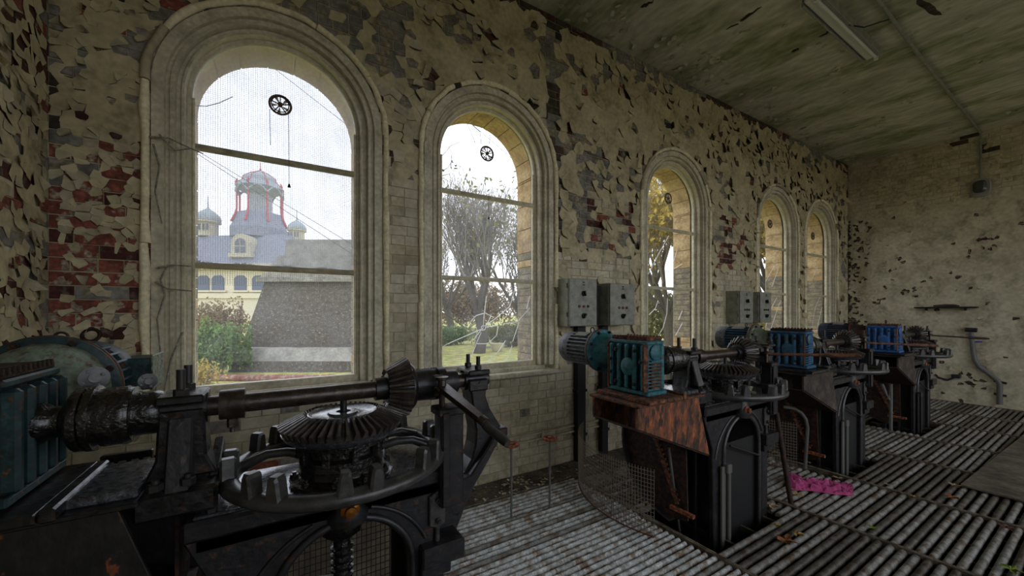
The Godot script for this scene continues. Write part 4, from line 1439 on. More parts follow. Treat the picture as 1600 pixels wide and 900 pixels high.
	mb.prism(PackedVector2Array([Vector2(0.335, 0.74), Vector2(0.375, 0.72), Vector2(0.41, 0.74), Vector2(0.41, 0.87), Vector2(0.375, 0.89), Vector2(0.335, 0.87)]), Transform3D(), 0.13, 0.15, 0.004)
	mb.rod(Vector3(0.373, 0.66, 0.14), Vector3(0.373, 0.73, 0.14), 0.012)
	obj("link_plate", mb, M.wheel_iron, t)
	for y in [0.76, 0.85]:
		mb = MB.new()
		nut(mb, Vector3(0.373, y, 0.15), Vector3.BACK, 0.014, 0.012)
		obj("bolt", mb, M.bolt, t)
	mb = MB.new()
	nut(mb, Vector3(0.5, 0.73, 0.08), Vector3.BACK, 0.018, 0.014)
	obj("bolt", mb, M.bolt, t)
	# ---- clutch lever
	var l0 := Vector3(0.40, 1.335, 0.13)
	var l1: Vector3 = o.lever
	mb = MB.new()
	mb.lathe([Vector2(0, -0.13), Vector2(0.014, -0.13), Vector2(0.014, 0.0), Vector2(0.034, 0.005), Vector2(0.036, 0.02), Vector2(0.02, 0.025), Vector2(0.018, 0.05), Vector2(0.03, 0.055), Vector2(0.03, 0.066), Vector2(0, 0.07)], Transform3D(Basis(), l0), 18)
	mb.box(l0 + Vector3(0.02, -0.005, -0.08), Vector3(0.05, 0.03, 0.14), 0.006)
	obj("lever_pivot", mb, M.shaft_steel, t)
	mb = MB.new()
	var dl := (l1 - l0)
	if idx == 0:
		var side := dl.cross(Vector3.UP).normalized()
		var upn := side.cross(dl.normalized())
		var a := l0 + Vector3(0, 0.02, 0)
		var b := l0.lerp(l1, 0.66) + Vector3(0, 0.012, 0)
		var p := []
		for e in [[a, 0.028, 0.012], [b, 0.017, 0.012]]:
			for q in [[-1, -1], [1, -1], [1, 1], [-1, 1]]: p.append(e[0] + side * e[1] * q[0] + upn * e[2] * q[1])
		mb.hexa(p)
		mb.rod(b - dl * 0.02, b + dl * 0.05, 0.021, 12)
		var lv := obj("lever", mb, M.shaft_steel, t)
		mb = MB.new()
		mb.tube(PackedVector3Array([b, l0.lerp(l1, 0.72), l0.lerp(l1, 0.97), l1]), [0.016, 0.019, 0.019, 0.015], 14)
		obj("handle", mb, M.wheel_iron, lv)
	else:
		mb.tube(PackedVector3Array([l0, l0.lerp(l1, 0.5), l0.lerp(l1, 0.62), l0.lerp(l1, 0.68), l0.lerp(l1, 0.94), l1]), [0.011, 0.012, 0.014, 0.02, 0.019, 0.012], 10)
		obj("lever", mb, M.rust if idx < 3 else M.rust_dark, t)
	# ---- rusty quadrant guard beside the pedestal
	mb = MB.new()
	var qxf := Transform3D(Basis(Vector3(0, 0, 1), Vector3.UP, Vector3(-1, 0, 0)), Vector3(-0.55, 0.62, -0.03))
	var qp := arc_pts(0.0, 0.0, 0.54, PI * 0.55, PI * 1.46, 32)
	qp.append([0.06, -0.5]); qp.append([0.03, 0.5])
	slab(mb, qp, -0.006, 0.006, 0.0)
	for v in mb.V.size(): mb.V[v] = qxf * mb.V[v]; mb.N[v] = qxf.basis * mb.N[v]
	var rw := obj("quadrant_guard", mb, M.rust_dark, t)
	mb = MB.new()
	for s in 32:
		var p := []
		for q in [[0.535, s], [0.555, s], [0.555, s + 1], [0.535, s + 1]]:
			var an: float = lerpf(PI * 0.55, PI * 1.46, q[1] / 32.0)
			p.append(qxf * Vector3(q[0] * cos(an), q[0] * sin(an), -0.045))
		for q in [[0.535, s], [0.555, s], [0.555, s + 1], [0.535, s + 1]]:
			var an: float = lerpf(PI * 0.55, PI * 1.46, q[1] / 32.0)
			p.append(qxf * Vector3(q[0] * cos(an), q[0] * sin(an), 0.045))
		mb.hexa(p)
	obj("guard_rim", mb, M.iron_dull, rw)
	mb = MB.new()
	mb.box(qxf * Vector3(-0.15, -0.12, 0.014), Vector3(0.014, 0.62, 0.03), 0.0, Basis(Vector3(1, 0, 0), -0.42))
	for s in 16:
		mb.box(qxf * (Vector3(-0.15, -0.12, 0.016) + Basis(Vector3(0, 0, 1), 0.42) * Vector3(0.03, -0.28 + s * 0.037, 0)), Vector3(0.012, 0.016, 0.014), 0.002)
	obj("stiffener", mb, M.rust, rw)
	mb = MB.new()
	mb.box(qxf * Vector3(0.02, -0.44, 0.02), Vector3(0.03, 0.03, 0.2), 0.003)
	obj("foot", mb, M.rust_bright, rw)
	# ---- curved wire guard round the wheel
	if idx == 1 or idx == 2:
		mb = MB.new()
		var gc := Vector3(0.08, 0, -0.45)
		var gr := 0.97
		var lo := deg_to_rad(o.get("g0", 157.0))
		var hi := deg_to_rad(o.get("g1", 240.0))
		var nv := 58
		var hh: float = o.get("gh", 0.5)
		for i in nv + 1:
			var a := lerpf(lo, hi, float(i) / nv)
			var p := gc + Vector3(cos(a), 0, sin(a)) * gr
			mb.box(p + Vector3(0, hh / 2 + 0.03, 0), Vector3(0.0032, hh, 0.0032), 0.0, Basis(Vector3.UP, -a))
		var rows := int(hh / 0.03)
		for j in rows + 1:
			for i in nv:
				var a := lerpf(lo, hi, (i + 0.5) / nv)
				var p := gc + Vector3(cos(a), 0, sin(a)) * (gr + 0.003)
				mb.box(p + Vector3(0, 0.03 + j * 0.03, 0), Vector3(0.0032, 0.0032, (hi - lo) / nv * gr * 1.02), 0.0, Basis(Vector3.UP, -a))
		stuff(obj("wire_guard", mb, M.wire if idx else M.wire_dark, t))
		mb = MB.new()
		for y in [0.03]:
			var pp := PackedVector3Array()
			for i in 33:
				var a := lerpf(lo, hi, i / 32.0)
				pp.append(gc + Vector3(cos(a) * gr, y, sin(a) * gr))
			mb.tube(pp, 0.006, 6)
		obj("guard_hoop", mb, M.rust, t)
	return t


func make_hoists() -> void:
	var a := make_hoist(0, "nearest sluice hoist in the left foreground, black tarred gears, dark teal gearbox", {
		"gx": -0.98, "bracket": "dark_sheet", "bracket_top": "iron", "gear": "teal_dark", "lid": "rust_dark", "fin": "teal_dark", "bell": "green_grey", "flange": "teal_dark", "cowl": "teal_dark", "motor": "motor_blue",
		"ms": 1.28, "box": true, "lever": Vector3(0.5, 1.2, 0.55), "ring": 0.0, "g0": 205.0, "g1": 325.0, "gh": 0.9})
	var mb := MB.new()
	mb.box(Vector3(-0.78, 1.03, -0.42), Vector3(0.16, 0.16, 0.03), 0.004)
	var gr := obj("grille", mb, M.iron_dull, a)
	for j in 4:
		for i in 4:
			mb = MB.new()
			mb.box(Vector3(-0.84 + i * 0.038 + (j % 2) * 0.01, 0.98 + j * 0.032, -0.402), Vector3(0.026, 0.012, 0.012), 0.004)
			obj("slot", mb, M.plate_pale, gr)
	for q in [[-0.80, 1.465, -0.14, 0.04], [-0.66, 1.44, -0.14, 0.028]]:
		mb = MB.new()
		mb.lathe([Vector2(0, 0), Vector2(q[3], 0), Vector2(q[3], 0.015), Vector2(q[3] * 0.4, 0.018), Vector2(q[3] * 0.4, 0.03), Vector2(0, 0.03)], xf_axis(Vector3(q[0], q[1], q[2]), Vector3(0.35, 0.1, 1)), 20)
		for k in 4:
			nut(mb, Vector3(q[0], q[1], q[2]) + Vector3(cos(k * 1.57 + 0.5), sin(k * 1.57 + 0.5), 0.1) * q[3] * 0.7 + Vector3(0.004, 0, 0.015), Vector3(0.35, 0.1, 1), 0.006, 0.005)
		obj("cover_disc", mb, M.wheel_iron, a)
	mb = MB.new()
	mb.box(Vector3(0.1, 0.05, -0.85), Vector3(1.1, 0.012, 0.9), 0.0, Basis(Vector3(1, 0, 0), 0.35))
	obj("floor_plate", mb, M.board, a)
	mb = MB.new()
	for i in 40:
		mb.box(Vector3(-0.4 + i * 0.025, 0.1, -0.42), Vector3(0.0035, 0.95, 0.0035))
	for i in 26:
		mb.box(Vector3(0.09, -0.36 + i * 0.036, -0.424), Vector3(1.0, 0.003, 0.003))
	stuff(obj("wire_guard", mb, M.wire_dark, a))
	mb = MB.new()
	mb.rod(Vector3(-0.42, 0.58, -0.42), Vector3(0.6, 0.58, -0.42), 0.008)
	obj("guard_rail", mb, M.rust_dark, a)
	mb = MB.new()
	mb.box(Vector3(-0.03, 0.32, -0.35), Vector3(0.14, 0.05, 0.1), 0.015, Basis(Vector3(0, 0, 1), -0.2))
	obj("pale_lump", mb, M.plate_pale, a)
	make_hoist(1, "second sluice hoist, teal gearbox and grey finned motor on an orange rusted bracket", {
		"bracket": "rust_sheet", "bracket_top": "rust", "gear": "teal", "lid": "rust", "fin": "rust", "bell": "teal", "flange": "teal", "cowl": "motor_grey", "motor": "motor_grey",
		"lever": Vector3(0.77, 1.35, 0.65), "ring": 4.0})
	make_hoist(2, "third sluice hoist in the row with a blue gearbox and plain brown steel bracket", {
		"bracket": "brown", "bracket_top": "iron", "gear": "blue", "lid": "rust_dark", "fin": "blue", "bell": "green_grey", "flange": "green_grey", "cowl": "motor_grey", "motor": "blue",
		"lever": Vector3(1.29, 1.29, 0.55), "ring": 2.0})
	make_hoist(3, "farthest sluice hoist, its bright blue gearbox standing in front of the end wall", {
		"bracket": "brown", "bracket_top": "iron", "gear": "blue_bright", "lid": "rust", "fin": "blue_bright", "bell": "rust_dark", "flange": "rust_dark", "cowl": "motor_navy", "motor": "motor_navy",
		"lever": Vector3(1.24, 1.28, 0.6), "ring": 8.0})


# ---------------------------------------------------------------- gratings and loose things
const JOINT := [0.28, 2.62, 3.84, 5.0, 6.25, 7.4, 8.6, 9.75, 10.88]


func half_round(l: float, w: float, h: float, sd: int) -> MB:
	var r := RandomNumberGenerator.new()
	r.seed = sd
	var mb := MB.new()
	var pr := []
	for i in 7:
		var a := PI * i / 6.0
		pr.append(Vector2(cos(a) * w / 2, sin(a) * h - h))
	pr.append(Vector2(-w / 2, -h - 0.012)); pr.append(Vector2(w / 2, -h - 0.012))
	var n := 6
	for s in n:
		var x0 := -l / 2 + l * s / n
		var x1 := -l / 2 + l * (s + 1) / n
		for i in 9:
			var p: Vector2 = pr[i]
			var q: Vector2 = pr[(i + 1) % 9]
			var na := Vector3(0, maxf(p.y + h, 0.0) / h, p.x / (w / 2)).normalized() if i < 7 else Vector3(0, -0.5, signf(p.x)).normalized()
			var nb := Vector3(0, maxf(q.y + h, 0.0) / h, q.x / (w / 2)).normalized() if (i + 1) % 9 < 7 else Vector3(0, -0.5, signf(q.x)).normalized()
			mb.qn(Vector3(x0, p.y, p.x), Vector3(x1, p.y, p.x), Vector3(x1, q.y, q.x), Vector3(x0, q.y, q.x), na, na, nb, nb)
	for e in [-1.0, 1.0]:
		for i in range(1, 8):
			mb.tro(Vector3(e * l / 2, pr[0].y, pr[0].x), Vector3(e * l / 2, pr[i].y, pr[i].x), Vector3(e * l / 2, pr[i + 1].y, pr[i + 1].x), Vector3(0, -0.02, 0))
	return mb


func make_floor() -> void:
	var names := ["floor grating tinted pale for window light, under the two rusty hand wheels, widest of the gratings", "floor grating around the second hoist with brown leaves on its front bars", "floor grating carrying the crumpled pink cloth", "dark floor grating left of the brown board, under the third hoist", "floor grating alongside the brown board, beyond the third hoist", "floor grating between the third hoist and the farthest hoist", "floor grating around the farthest hoist", "floor grating beyond the farthest hoist, one short of the end wall", "last floor grating against the end wall"]
	for j in 8:
		var x0: float = JOINT[j]
		var x1: float = JOINT[j + 1]
		var pitch := 0.053 if j == 0 else 0.065
		var w := 0.036 if j == 0 else 0.046
		var t := thing("floor_grating", names[j], "grating", Vector3((x0 + x1) / 2, 0, -1.2), 0.0, "floor gratings between the hoists")
		var cache := {}
		var z := -3.02
		var k := 0
		while z < 0.55:
			var segs := [[x0 + 0.018, x1 - 0.018]]
			for hx in HOIST_X:
				var cutz := 0.235
				if z < ZR + cutz and z > ZR - 0.42:
					var next := []
					for s in segs:
						var a: float = hx - 0.62
						var b: float = hx + 0.42
						if b < s[0] or a > s[1]: next.append(s); continue
						if a - s[0] > 0.05: next.append([s[0], a])
						if s[1] - b > 0.05: next.append([b, s[1]])
					segs = next
			for s in segs:
				var l: float = s[1] - s[0]
				var key := "%d_%d" % [roundi(l * 100.0), k % 3]
				if not cache.has(key): cache[key] = half_round(l, w, 0.024, k % 3).mesh()
				var m := "bar"
				var q := rng.randf()
				if j == 0: m = "bar_window_lit" if q < 0.85 else "bar"
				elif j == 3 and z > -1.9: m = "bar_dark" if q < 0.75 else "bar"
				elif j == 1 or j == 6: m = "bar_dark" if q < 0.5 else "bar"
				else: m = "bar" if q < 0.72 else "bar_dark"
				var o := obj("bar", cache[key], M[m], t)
				o.transform = Transform3D(Basis.from_euler(Vector3(rng.randf_range(-0.08, 0.08), rng.randf_range(-0.003, 0.003), 0)), Vector3((s[0] + s[1]) / 2 - (x0 + x1) / 2, rng.randf_range(-0.003, 0.002), z + 1.2 + rng.randf_range(-0.002, 0.002)))
			z += pitch
			k += 1
		for e in [-1.0, 1.0]:
			var mb := MB.new()
			mb.box(Vector3(e * ((x1 - x0) / 2 - 0.009), -0.03, -0.03), Vector3(0.016, 0.075, 3.62), 0.003)
			obj("side_rail", mb, M.rail, t)
		for f in [0.25, 0.5, 0.75]:
			var mb := MB.new()
			mb.box(Vector3(lerpf(x0, x1, f) - (x0 + x1) / 2, -0.06, -0.03), Vector3(0.02, 0.04, 3.6))
			obj("bearer", mb, M.bar_dark, t)
	# brown board lying on the gratings at the right
	var mb := MB.new()
	mb.box(Vector3(0, 0.011, 0), Vector3(2.9, 0.02, 1.15), 0.004)
	var b := tag(obj("floor_board", mb, M.board), "flat brown board lying on the gratings at the right", "board") as Node3D
	b.position = Vector3(7.1, 0.003, -0.28)
	b.rotation.y = -0.03


func maple(sz: float, sd: int, lobes := 5) -> MB:
	var r := RandomNumberGenerator.new()
	r.seed = sd
	var mb := MB.new()
	var ring := []
	var n := lobes * 4
	for i in n:
		var a := TAU * i / n - PI / 2
		var k := i % 4
		var rad: float = sz * ([0.42, 0.72, 1.0, 0.7][k]) * r.randf_range(0.85, 1.1)
		if i == 0: rad = sz * 0.15
		ring.append(Vector3(cos(a) * rad, absf(sin(a * 1.5 + sd)) * sz * 0.35 * r.randf_range(0.3, 1.0) + 0.004, sin(a) * rad))
	var c := Vector3(0, 0.004, 0)
	for i in n:
		mb.tri(c, ring[(i + 1) % n], ring[i])
		var dn := Vector3(0, -0.0015, 0)
		mb.tri(c + dn, ring[i] + dn, ring[(i + 1) % n] + dn)
	mb.rod(c, Vector3(0.02, 0.004, -sz * 0.9), 0.0018, 5)
	return mb


func make_loose() -> void:
	var lv := [[1228, 846, 0.075, "leaf_brown", "large brown maple leaf on the front grating, biggest of the fallen leaves", 0.4], [1246, 836, 0.05, "leaf_yellow", "yellow curled leaf touching the large brown maple leaf", 2.2], [1213, 822, 0.035, "leaf_yellow", "small yellow leaf just left of the large brown maple leaf", 1.1],
		[1486, 778, 0.06, "leaf_brown", "brown curled leaf near the corner of the brown board", 0.9], [1492, 760, 0.05, "leaf_pale", "pale dry leaf behind the brown curled leaf by the board", 2.9], [1363, 826, 0.042, "leaf_green", "small green leaf in the middle of the grating in front of the pink cloth", 0.3],
		[1572, 826, 0.05, "leaf_red", "reddish leaf on a grating joint at the right edge", 1.7], [1580, 892, 0.06, "leaf_green", "yellow green leaf strip at the lower right corner", 0.1], [1308, 748, 0.045, "leaf_pale", "pale leaf behind the pink cloth at the foot of the third hoist", 0.6], [1262, 724, 0.05, "leaf_pale", "pale leaf at the foot of the bent grey pipe", 2.0],
		[1248, 774, 0.05, "leaf_yellow", "yellow leaf lying against the near edge of the pink cloth", 1.3], [1205, 792, 0.07, "leaf_pale", "pale crumpled leaf at the right foot of the second hoist", 0.2], [1210, 708, 0.06, "leaf_pale", "pale leaf on the grating behind the second hoist", 0.8], [1428, 777, 0.03, "leaf_yellow", "tiny yellow leaf on the joint left of the brown curled leaf", 0.8], [1387, 758, 0.03, "leaf_pale", "tiny pale leaf on the dark grating joint right of the pink cloth", 0.8]]
	var i := 0
	for l in lv:
		i += 1
		var o := tag(obj("fallen_leaf", maple(l[2], i, 5 if l[2] > 0.045 else 3), M[l[3]]), l[4], "leaf", "fallen leaves on the gratings") as Node3D
		o.position = floorp(l[0], l[1], 0.0) + Vector3(0, 0.004, 0)
		o.rotation.y = l[5]
	# pink cloth
	var mb := MB.new()
	var nz := FastNoiseLite.new()
	nz.seed = 4; nz.frequency = 5.0
	var n2 := FastNoiseLite.new()
	n2.seed = 8; n2.frequency = 14.0
	var p0 := floorp(1229, 752)
	var p1 := floorp(1332, 776)
	var ax := (p1 - p0)
	var side := Vector3(-ax.z, 0, ax.x).normalized()
	var W := 60
	var H := 30
	var P := []
	for a in W + 1:
		var row := []
		var s := float(a) / W
		var wd: float = lerpf(0.17, 0.075, ss(0.1, 0.9, s)) * (0.75 + 0.25 * sin(s * 9.0 + 1.0)) * (0.5 + 0.5 * ss(0.0, 0.08, s)) * (0.4 + 0.6 * (1.0 - ss(0.93, 1.0, s)))
		for b in H + 1:
			var v := float(b) / H * 2.0 - 1.0
			var q := p0 + ax * s + side * (v * wd + 0.05 * sin(s * 5.0)) + ax * 0.05 * nz.get_noise_2d(v * 0.7, s)
			var fold := sin(v * 13.0 + 3.0 * nz.get_noise_2d(s * 0.5, v * 0.2) * 2.0 + s * 3.0)
			var h: float = (0.018 + 0.06 * (1.0 - v * v) * (0.5 + 0.5 * fold) + 0.04 * n2.get_noise_2d(s * 0.6, v * 0.3) + 0.016 * fold) * sqrt(maxf(0.0, 1.0 - pow(absf(v), 6.0)))
			q.y = maxf(0.004, h)
			row.append(q)
		P.append(row)
	var nor := func(a: int, b: int) -> Vector3:
		var du: Vector3 = P[mini(a + 1, W)][b] - P[maxi(a - 1, 0)][b]
		var dv: Vector3 = P[a][mini(b + 1, H)] - P[a][maxi(b - 1, 0)]
		var n := dv.cross(du).normalized()
		return n if n.y > 0 else -n
	for a in W:
		for b in H:
			mb.qn(P[a][b], P[a + 1][b], P[a + 1][b + 1], P[a][b + 1], nor.call(a, b), nor.call(a + 1, b), nor.call(a + 1, b + 1), nor.call(a, b + 1))
	tag(obj("cloth", mb, M.pink), "crumpled bright pink cloth lying on the grating", "cloth")
	# rusty hand wheels on thin spindles
	for w in [[799, 808, "rusty hand wheel on a thin grey spindle, nearer the lever handle of the first hoist"], [859, 793, "rusty hand wheel on a thin grey spindle, the one nearer the wire guard"]]:
		var t := thing("valve_spindle", w[2], "valve", floorp(w[0], w[1]))
		mb = MB.new()
		mb.rod(Vector3(0, -0.3, 0), Vector3(0, 0.60, 0), 0.009)
		mb.lathe([Vector2(0.009, 0.30), Vector2(0.016, 0.30), Vector2(0.016, 0.33), Vector2(0.009, 0.33)], Transform3D(), 12)
		obj("spindle", mb, M.pvc_grey, t)
		mb = MB.new()
		mb.torus(Transform3D(Basis(), Vector3(0, 0.60, 0)), 0.052, 0.013, 28, 10)
		mb.lathe([Vector2(0, 0.58), Vector2(0.018, 0.58), Vector2(0.02, 0.612), Vector2(0, 0.614)], Transform3D(), 14)
		obj("hand_wheel", mb, M.rust_bright, t)
		for k in 4:
			mb = MB.new()
			mb.rod(Vector3(0, 0.597, 0), Vector3(cos(k * PI / 2 + 0.4) * 0.05, 0.6, sin(k * PI / 2 + 0.4) * 0.05), 0.007)
			obj("spoke", mb, M.rust_bright, t)
	# rod leaning on the second hoist, bent pipe behind it
	mb = MB.new()
	mb.rod(floorp(1236, 787), pix(1213, 645, 3.5), 0.021, 12)
	tag(obj("leaning_rod", mb, M.rust_dark), "dark brown rod leaning upright between the second hoist and the pink cloth", "rod")
	mb = MB.new()
	var q := floorp(1258, 732)
	var Z := scr(q)
	mb.tube(PackedVector3Array([q, pix(1262, 668, Z), pix(1259, 655, Z), pix(1252, 645, Z), pix(1240, 638, Z), pix(1226, 636, Z)]), 0.017, 8)
	tag(obj("bent_pipe", mb, M.pvc_grey), "thin grey bent pipe rising from the grating left of the third hoist", "pipe")
	mb = MB.new()
	q = floorp(1392, 672)
	Z = scr(q)
	mb.tube(PackedVector3Array([q, pix(1392, 600, Z), pix(1389, 625, Z), pix(1383, 612, Z), pix(1378, 600, Z)]), 0.02, 8)
	tag(obj("bent_pipe", mb, M.pvc_grey), "thin grey bent pipe rising from the grating left of the farthest hoist", "pipe")
	mb = MB.new()
	var hc := floorp(1232, 690) + Vector3(0.1, 0.0, -0.25)
	for k in 6:
		var xf := Transform3D(Basis.from_euler(Vector3(rng.randf_range(0.9, 1.9), rng.randf() * TAU, rng.randf_range(-0.4, 0.4))), hc + Vector3(rng.randf_range(-0.04, 0.04), 0.22 + k * 0.012, rng.randf_range(-0.04, 0.04)))
		mb.torus(xf, 0.17 + 0.012 * k, 0.009, 28, 6)
	tag(obj("cable_coil", mb, M.pvc_grey), "tangled coil of grey cable standing on the grating between the second and third hoists", "cable coil")
	# thin pole beside the lifting wheel
	mb = MB.new()
	mb.rod(floorp(1062, 830, -0.1), pix(1045, 700, 2.85), 0.009)
	tag(obj("thin_pole", mb, M.pvc_grey), "thin pale pole standing in front of the rusty lifting wheel of the second hoist", "pole")
	# control cabinets
	var cab := [[2.66, 3.06, 2.06, 1.54, "grey control cabinet left of its twin beside the third window, above the finned grey motor", "knob_red"], [3.26, 3.68, 2.03, 1.54, "grey control cabinet closest to the third window, right of its twin above the motor", "knob_red"], [6.02, 6.4, 2.02, 1.52, "grey control cabinet above the third hoist's motor, left of the fourth window", ""], [6.62, 6.98, 2.02, 1.52, "grey control cabinet touching the fourth window's frame", ""]]
	for c in cab:
		var w: float = c[1] - c[0]
		var h: float = c[2] - c[3]
		var d := 0.19
		var t := thing("control_cabinet", c[4], "cabinet", Vector3((c[0] + c[1]) / 2, c[3], ZW + 0.008), 0.0, "grey control cabinets on the window wall")
		mb = MB.new()
		mb.box(Vector3(0, h / 2, d / 2), Vector3(w, h, d), 0.006)
		obj("casing", mb, M.cabinet, t)
		mb = MB.new()
		mb.box(Vector3(0, h / 2, d + 0.014), Vector3(w - 0.006, h - 0.006, 0.022), 0.006)
		obj("door", mb, M.cabinet, t)
		for y in [0.69, 0.22]:
			mb = MB.new()
			mb.lathe([Vector2(0, 0), Vector2(0.03, 0), Vector2(0.026, 0.016), Vector2(0, 0.016)], xf_axis(Vector3(0, h * y, d + 0.025), Vector3.BACK), 20)
			mb.box(Vector3(0, h * y, d + 0.05), Vector3(0.02, 0.058, 0.026), 0.005, Basis(Vector3(0, 0, 1), 0.3 if y > 0.5 else -0.6))
			obj("rotary_switch", mb, M.knob_black, t)
		for k in 3:
			mb = MB.new()
			mb.lathe([Vector2(0, 0), Vector2(0.016, 0), Vector2(0.014, 0.012), Vector2(0, 0.015)], xf_axis(Vector3((k - 1) * 0.062, h * 0.42, d + 0.025), Vector3.BACK), 16)
			obj("indicator_lamp", mb, M[["lamp_dull", "lamp_red", "lamp_dark"][k]] if c[5] else M.lamp_dark, t)
		for k in 2:
			mb = MB.new()
			mb.box(Vector3(0, h * (0.92 - 0.05 * k), d + 0.027), Vector3(0.03, 0.014, 0.004))
			obj("name_plate", mb, M.knob_black, t)
		for k in 2:
			mb = MB.new()
			mb.rod(Vector3(-w / 2 - 0.004, h * (0.2 + 0.6 * k), d - 0.01), Vector3(-w / 2 - 0.004, h * (0.2 + 0.6 * k) + 0.05, d - 0.01), 0.006)
			obj("hinge", mb, M.bolt, t)
	mb = MB.new()
	mb.box(Vector3(3.16, 1.78, ZW + 0.05), Vector3(0.14, 0.46, 0.08), 0.006)
	tag(obj("cable_trunking", mb, M.iron_dull), "dark trunking between the two cabinets beside the third window", "trunking")
	for d in [[2.96, 0.13, "wide black cable duct dropping from the left cabinet to the floor behind the grey motor"], [3.33, 0.10, "narrower black cable duct dropping below the right cabinet behind the teal gearbox"]]:
		var t := thing("cable_duct", d[2], "duct", Vector3(d[0], 0.0, ZW + 0.012))
		mb = MB.new()
		mb.box(Vector3(0, 0.77, 0.035), Vector3(d[1], 1.53, 0.068), 0.006)
		obj("trunking_body", mb, M.cable_black, t)
		for y in [0.3, 0.8, 1.3]:
			mb = MB.new()
			mb.box(Vector3(0, y, 0.04), Vector3(d[1] + 0.03, 0.03, 0.075), 0.004)
			obj("strap", mb, M.cable_black, t)
	# ring in the brickwork, dead creeper round the first window
	mb = MB.new()
	var rp := Vector3(-0.965, 1.555, ZW + 0.02)
	mb.torus(xf_axis(rp, Vector3(0, 0.35, 1)), 0.038, 0.010, 24, 8)
	mb.rod(rp + Vector3(0, 0.04, -0.03), rp + Vector3(0, 0.04, 0.01), 0.012)
	tag(obj("iron_ring", mb, M.rust_dark), "rusty iron ring fixed in the brick wall above the first motor", "ring")
	mb = MB.new()
	for c in [[[232, 214], [262, 216], [285, 226], [318, 240]], [[250, 212], [272, 236], [300, 232]], [[246, 418], [270, 414], [300, 417]], [[244, 440], [262, 452], [300, 455]], [[262, 414], [250, 436], [258, 462], [246, 500], [252, 560], [244, 610]], [[284, 520], [268, 560], [258, 600], [252, 640]], [[240, 226], [250, 260], [243, 300], [252, 350]]]:
		var pts := PackedVector3Array()
		for e in c:
			var dd := pix(e[0], e[1], 1.0) - Vector3(0, EYE, 0)
			pts.append(Vector3(0, EYE, 0) + dd * ((ZW + 0.03) / dd.z) + Vector3(rng.randf_range(-0.004, 0.004), rng.randf_range(-0.004, 0.004), rng.randf_range(0.0, 0.012)))
		var rr := []
		for k in pts.size(): rr.append(lerpf(0.007, 0.003, float(k) / pts.size()))
		mb.tube(pts, rr, 5)
	tag(obj("dead_creeper", mb, M.bark), "dry dead creeper stems clinging to the left edge of the first window", "creeper")
	mb = MB.new()
	for c in [[[684, 250], [696, 238], [704, 228], [718, 222], [740, 222], [764, 226]], [[704, 262], [706, 240], [700, 226]], [[742, 222], [735, 204], [728, 190]], [[752, 224], [750, 206], [738, 196], [742, 188]], [[764, 226], [766, 212], [756, 200], [740, 196]], [[690, 268], [700, 262], [706, 252], [722, 262], [728, 280]], [[684, 276], [702, 272]]]:
		var pts := PackedVector3Array()
		for e in c:
			var dd := pix(e[0], e[1], 1.0) - Vector3(0, EYE, 0)
			pts.append(Vector3(0, EYE, 0) + dd * (-3.56 / dd.z))
		var rr := []
		for k in pts.size(): rr.append(lerpf(0.0035, 0.0018, float(k) / pts.size()))
		mb.tube(pts, rr, 5)
	for e in [[704, 262], [712, 258], [706, 252], [692, 266], [728, 280]]:
		var dd := pix(e[0], e[1], 1.0) - Vector3(0, EYE, 0)
		var p := Vector3(0, EYE, 0) + dd * (-3.56 / dd.z)
		for k in 4:
			var u := Vector3(rng.randf_range(-0.02, 0.02), rng.randf_range(-0.02, 0.02), 0.004)
			mb.tri(p, p + u, p + Vector3(-u.y, u.x, -0.004))
	tag(obj("dead_creeper", mb, M.bark), "thin dead creeper tendrils curling outside the top pane of the second window", "creeper")
	mb = MB.new()
	var tw := PackedVector3Array()
	for e in [[303, 165], [322, 166], [342, 161], [364, 151]]:
		var dd := pix(e[0], e[1], 1.0) - Vector3(0, EYE, 0)
		tw.append(Vector3(0, EYE, 0) + dd * (-3.56 / dd.z))
	mb.tube(tw, 0.003, 5)
	tag(obj("twig", mb, M.bark), "single bent twig outside the top pane of the first window", "twig")
	# end wall: shelf, bundle, pipe, bulkhead lamp and its conduits
	var sx := XE - 0.09
	mb = MB.new()
	mb.box(Vector3(sx, 1.78, -1.9), Vector3(0.17, 0.025, 0.8), 0.003)
	var sh := tag(obj("wall_shelf", mb, M.wire_dark), "narrow dark shelf on the end wall", "shelf")
	for z in [-2.15, -1.65]:
		mb = MB.new()
		mb.box(Vector3(XE - 0.07, 1.745, z), Vector3(0.12, 0.05, 0.015))
		obj("bracket", mb, M.wire_dark, sh)
	mb = MB.new()
	mb.tube(PackedVector3Array([Vector3(sx, 1.812, -2.05), Vector3(sx, 1.818, -1.9), Vector3(sx, 1.816, -1.78), Vector3(sx, 1.808, -1.72)]), [0.014, 0.024, 0.021, 0.01], 8)
	tag(obj("rag_bundle", mb, M.brown), "small rolled brown bundle lying on the dark shelf", "bundle")
	var ep := func(u: float, v: float, off := 0.05) -> Vector3:
		var d := pix(u, v, 1.0) - Vector3(0, EYE, 0)
		return Vector3(0, EYE, 0) + d * ((XE - off) / d.x)
	var pt := thing("wall_pipe", "grey kinked pipe with a short cross piece on top running down the end wall", "pipe")
	mb = MB.new()
	mb.tube(PackedVector3Array([ep.call(1517, 520), ep.call(1521, 552), ep.call(1523, 562), ep.call(1530, 573), ep.call(1548, 586), ep.call(1558, 594), ep.call(1562, 600), ep.call(1562, 632)]), 0.036, 10)
	obj("pipe", mb, M.pvc_grey, pt)
	mb = MB.new()
	mb.rod(ep.call(1508, 515), ep.call(1527, 516), 0.04, 10)
	obj("cross_piece", mb, M.bolt, pt)
	for v in [597, 617]:
		mb = MB.new()
		mb.rod(ep.call(1553, v - 2, 0.04), ep.call(1573, v + 2, 0.04), 0.02, 8)
		obj("clip", mb, M.bolt, pt)
	mb = MB.new()
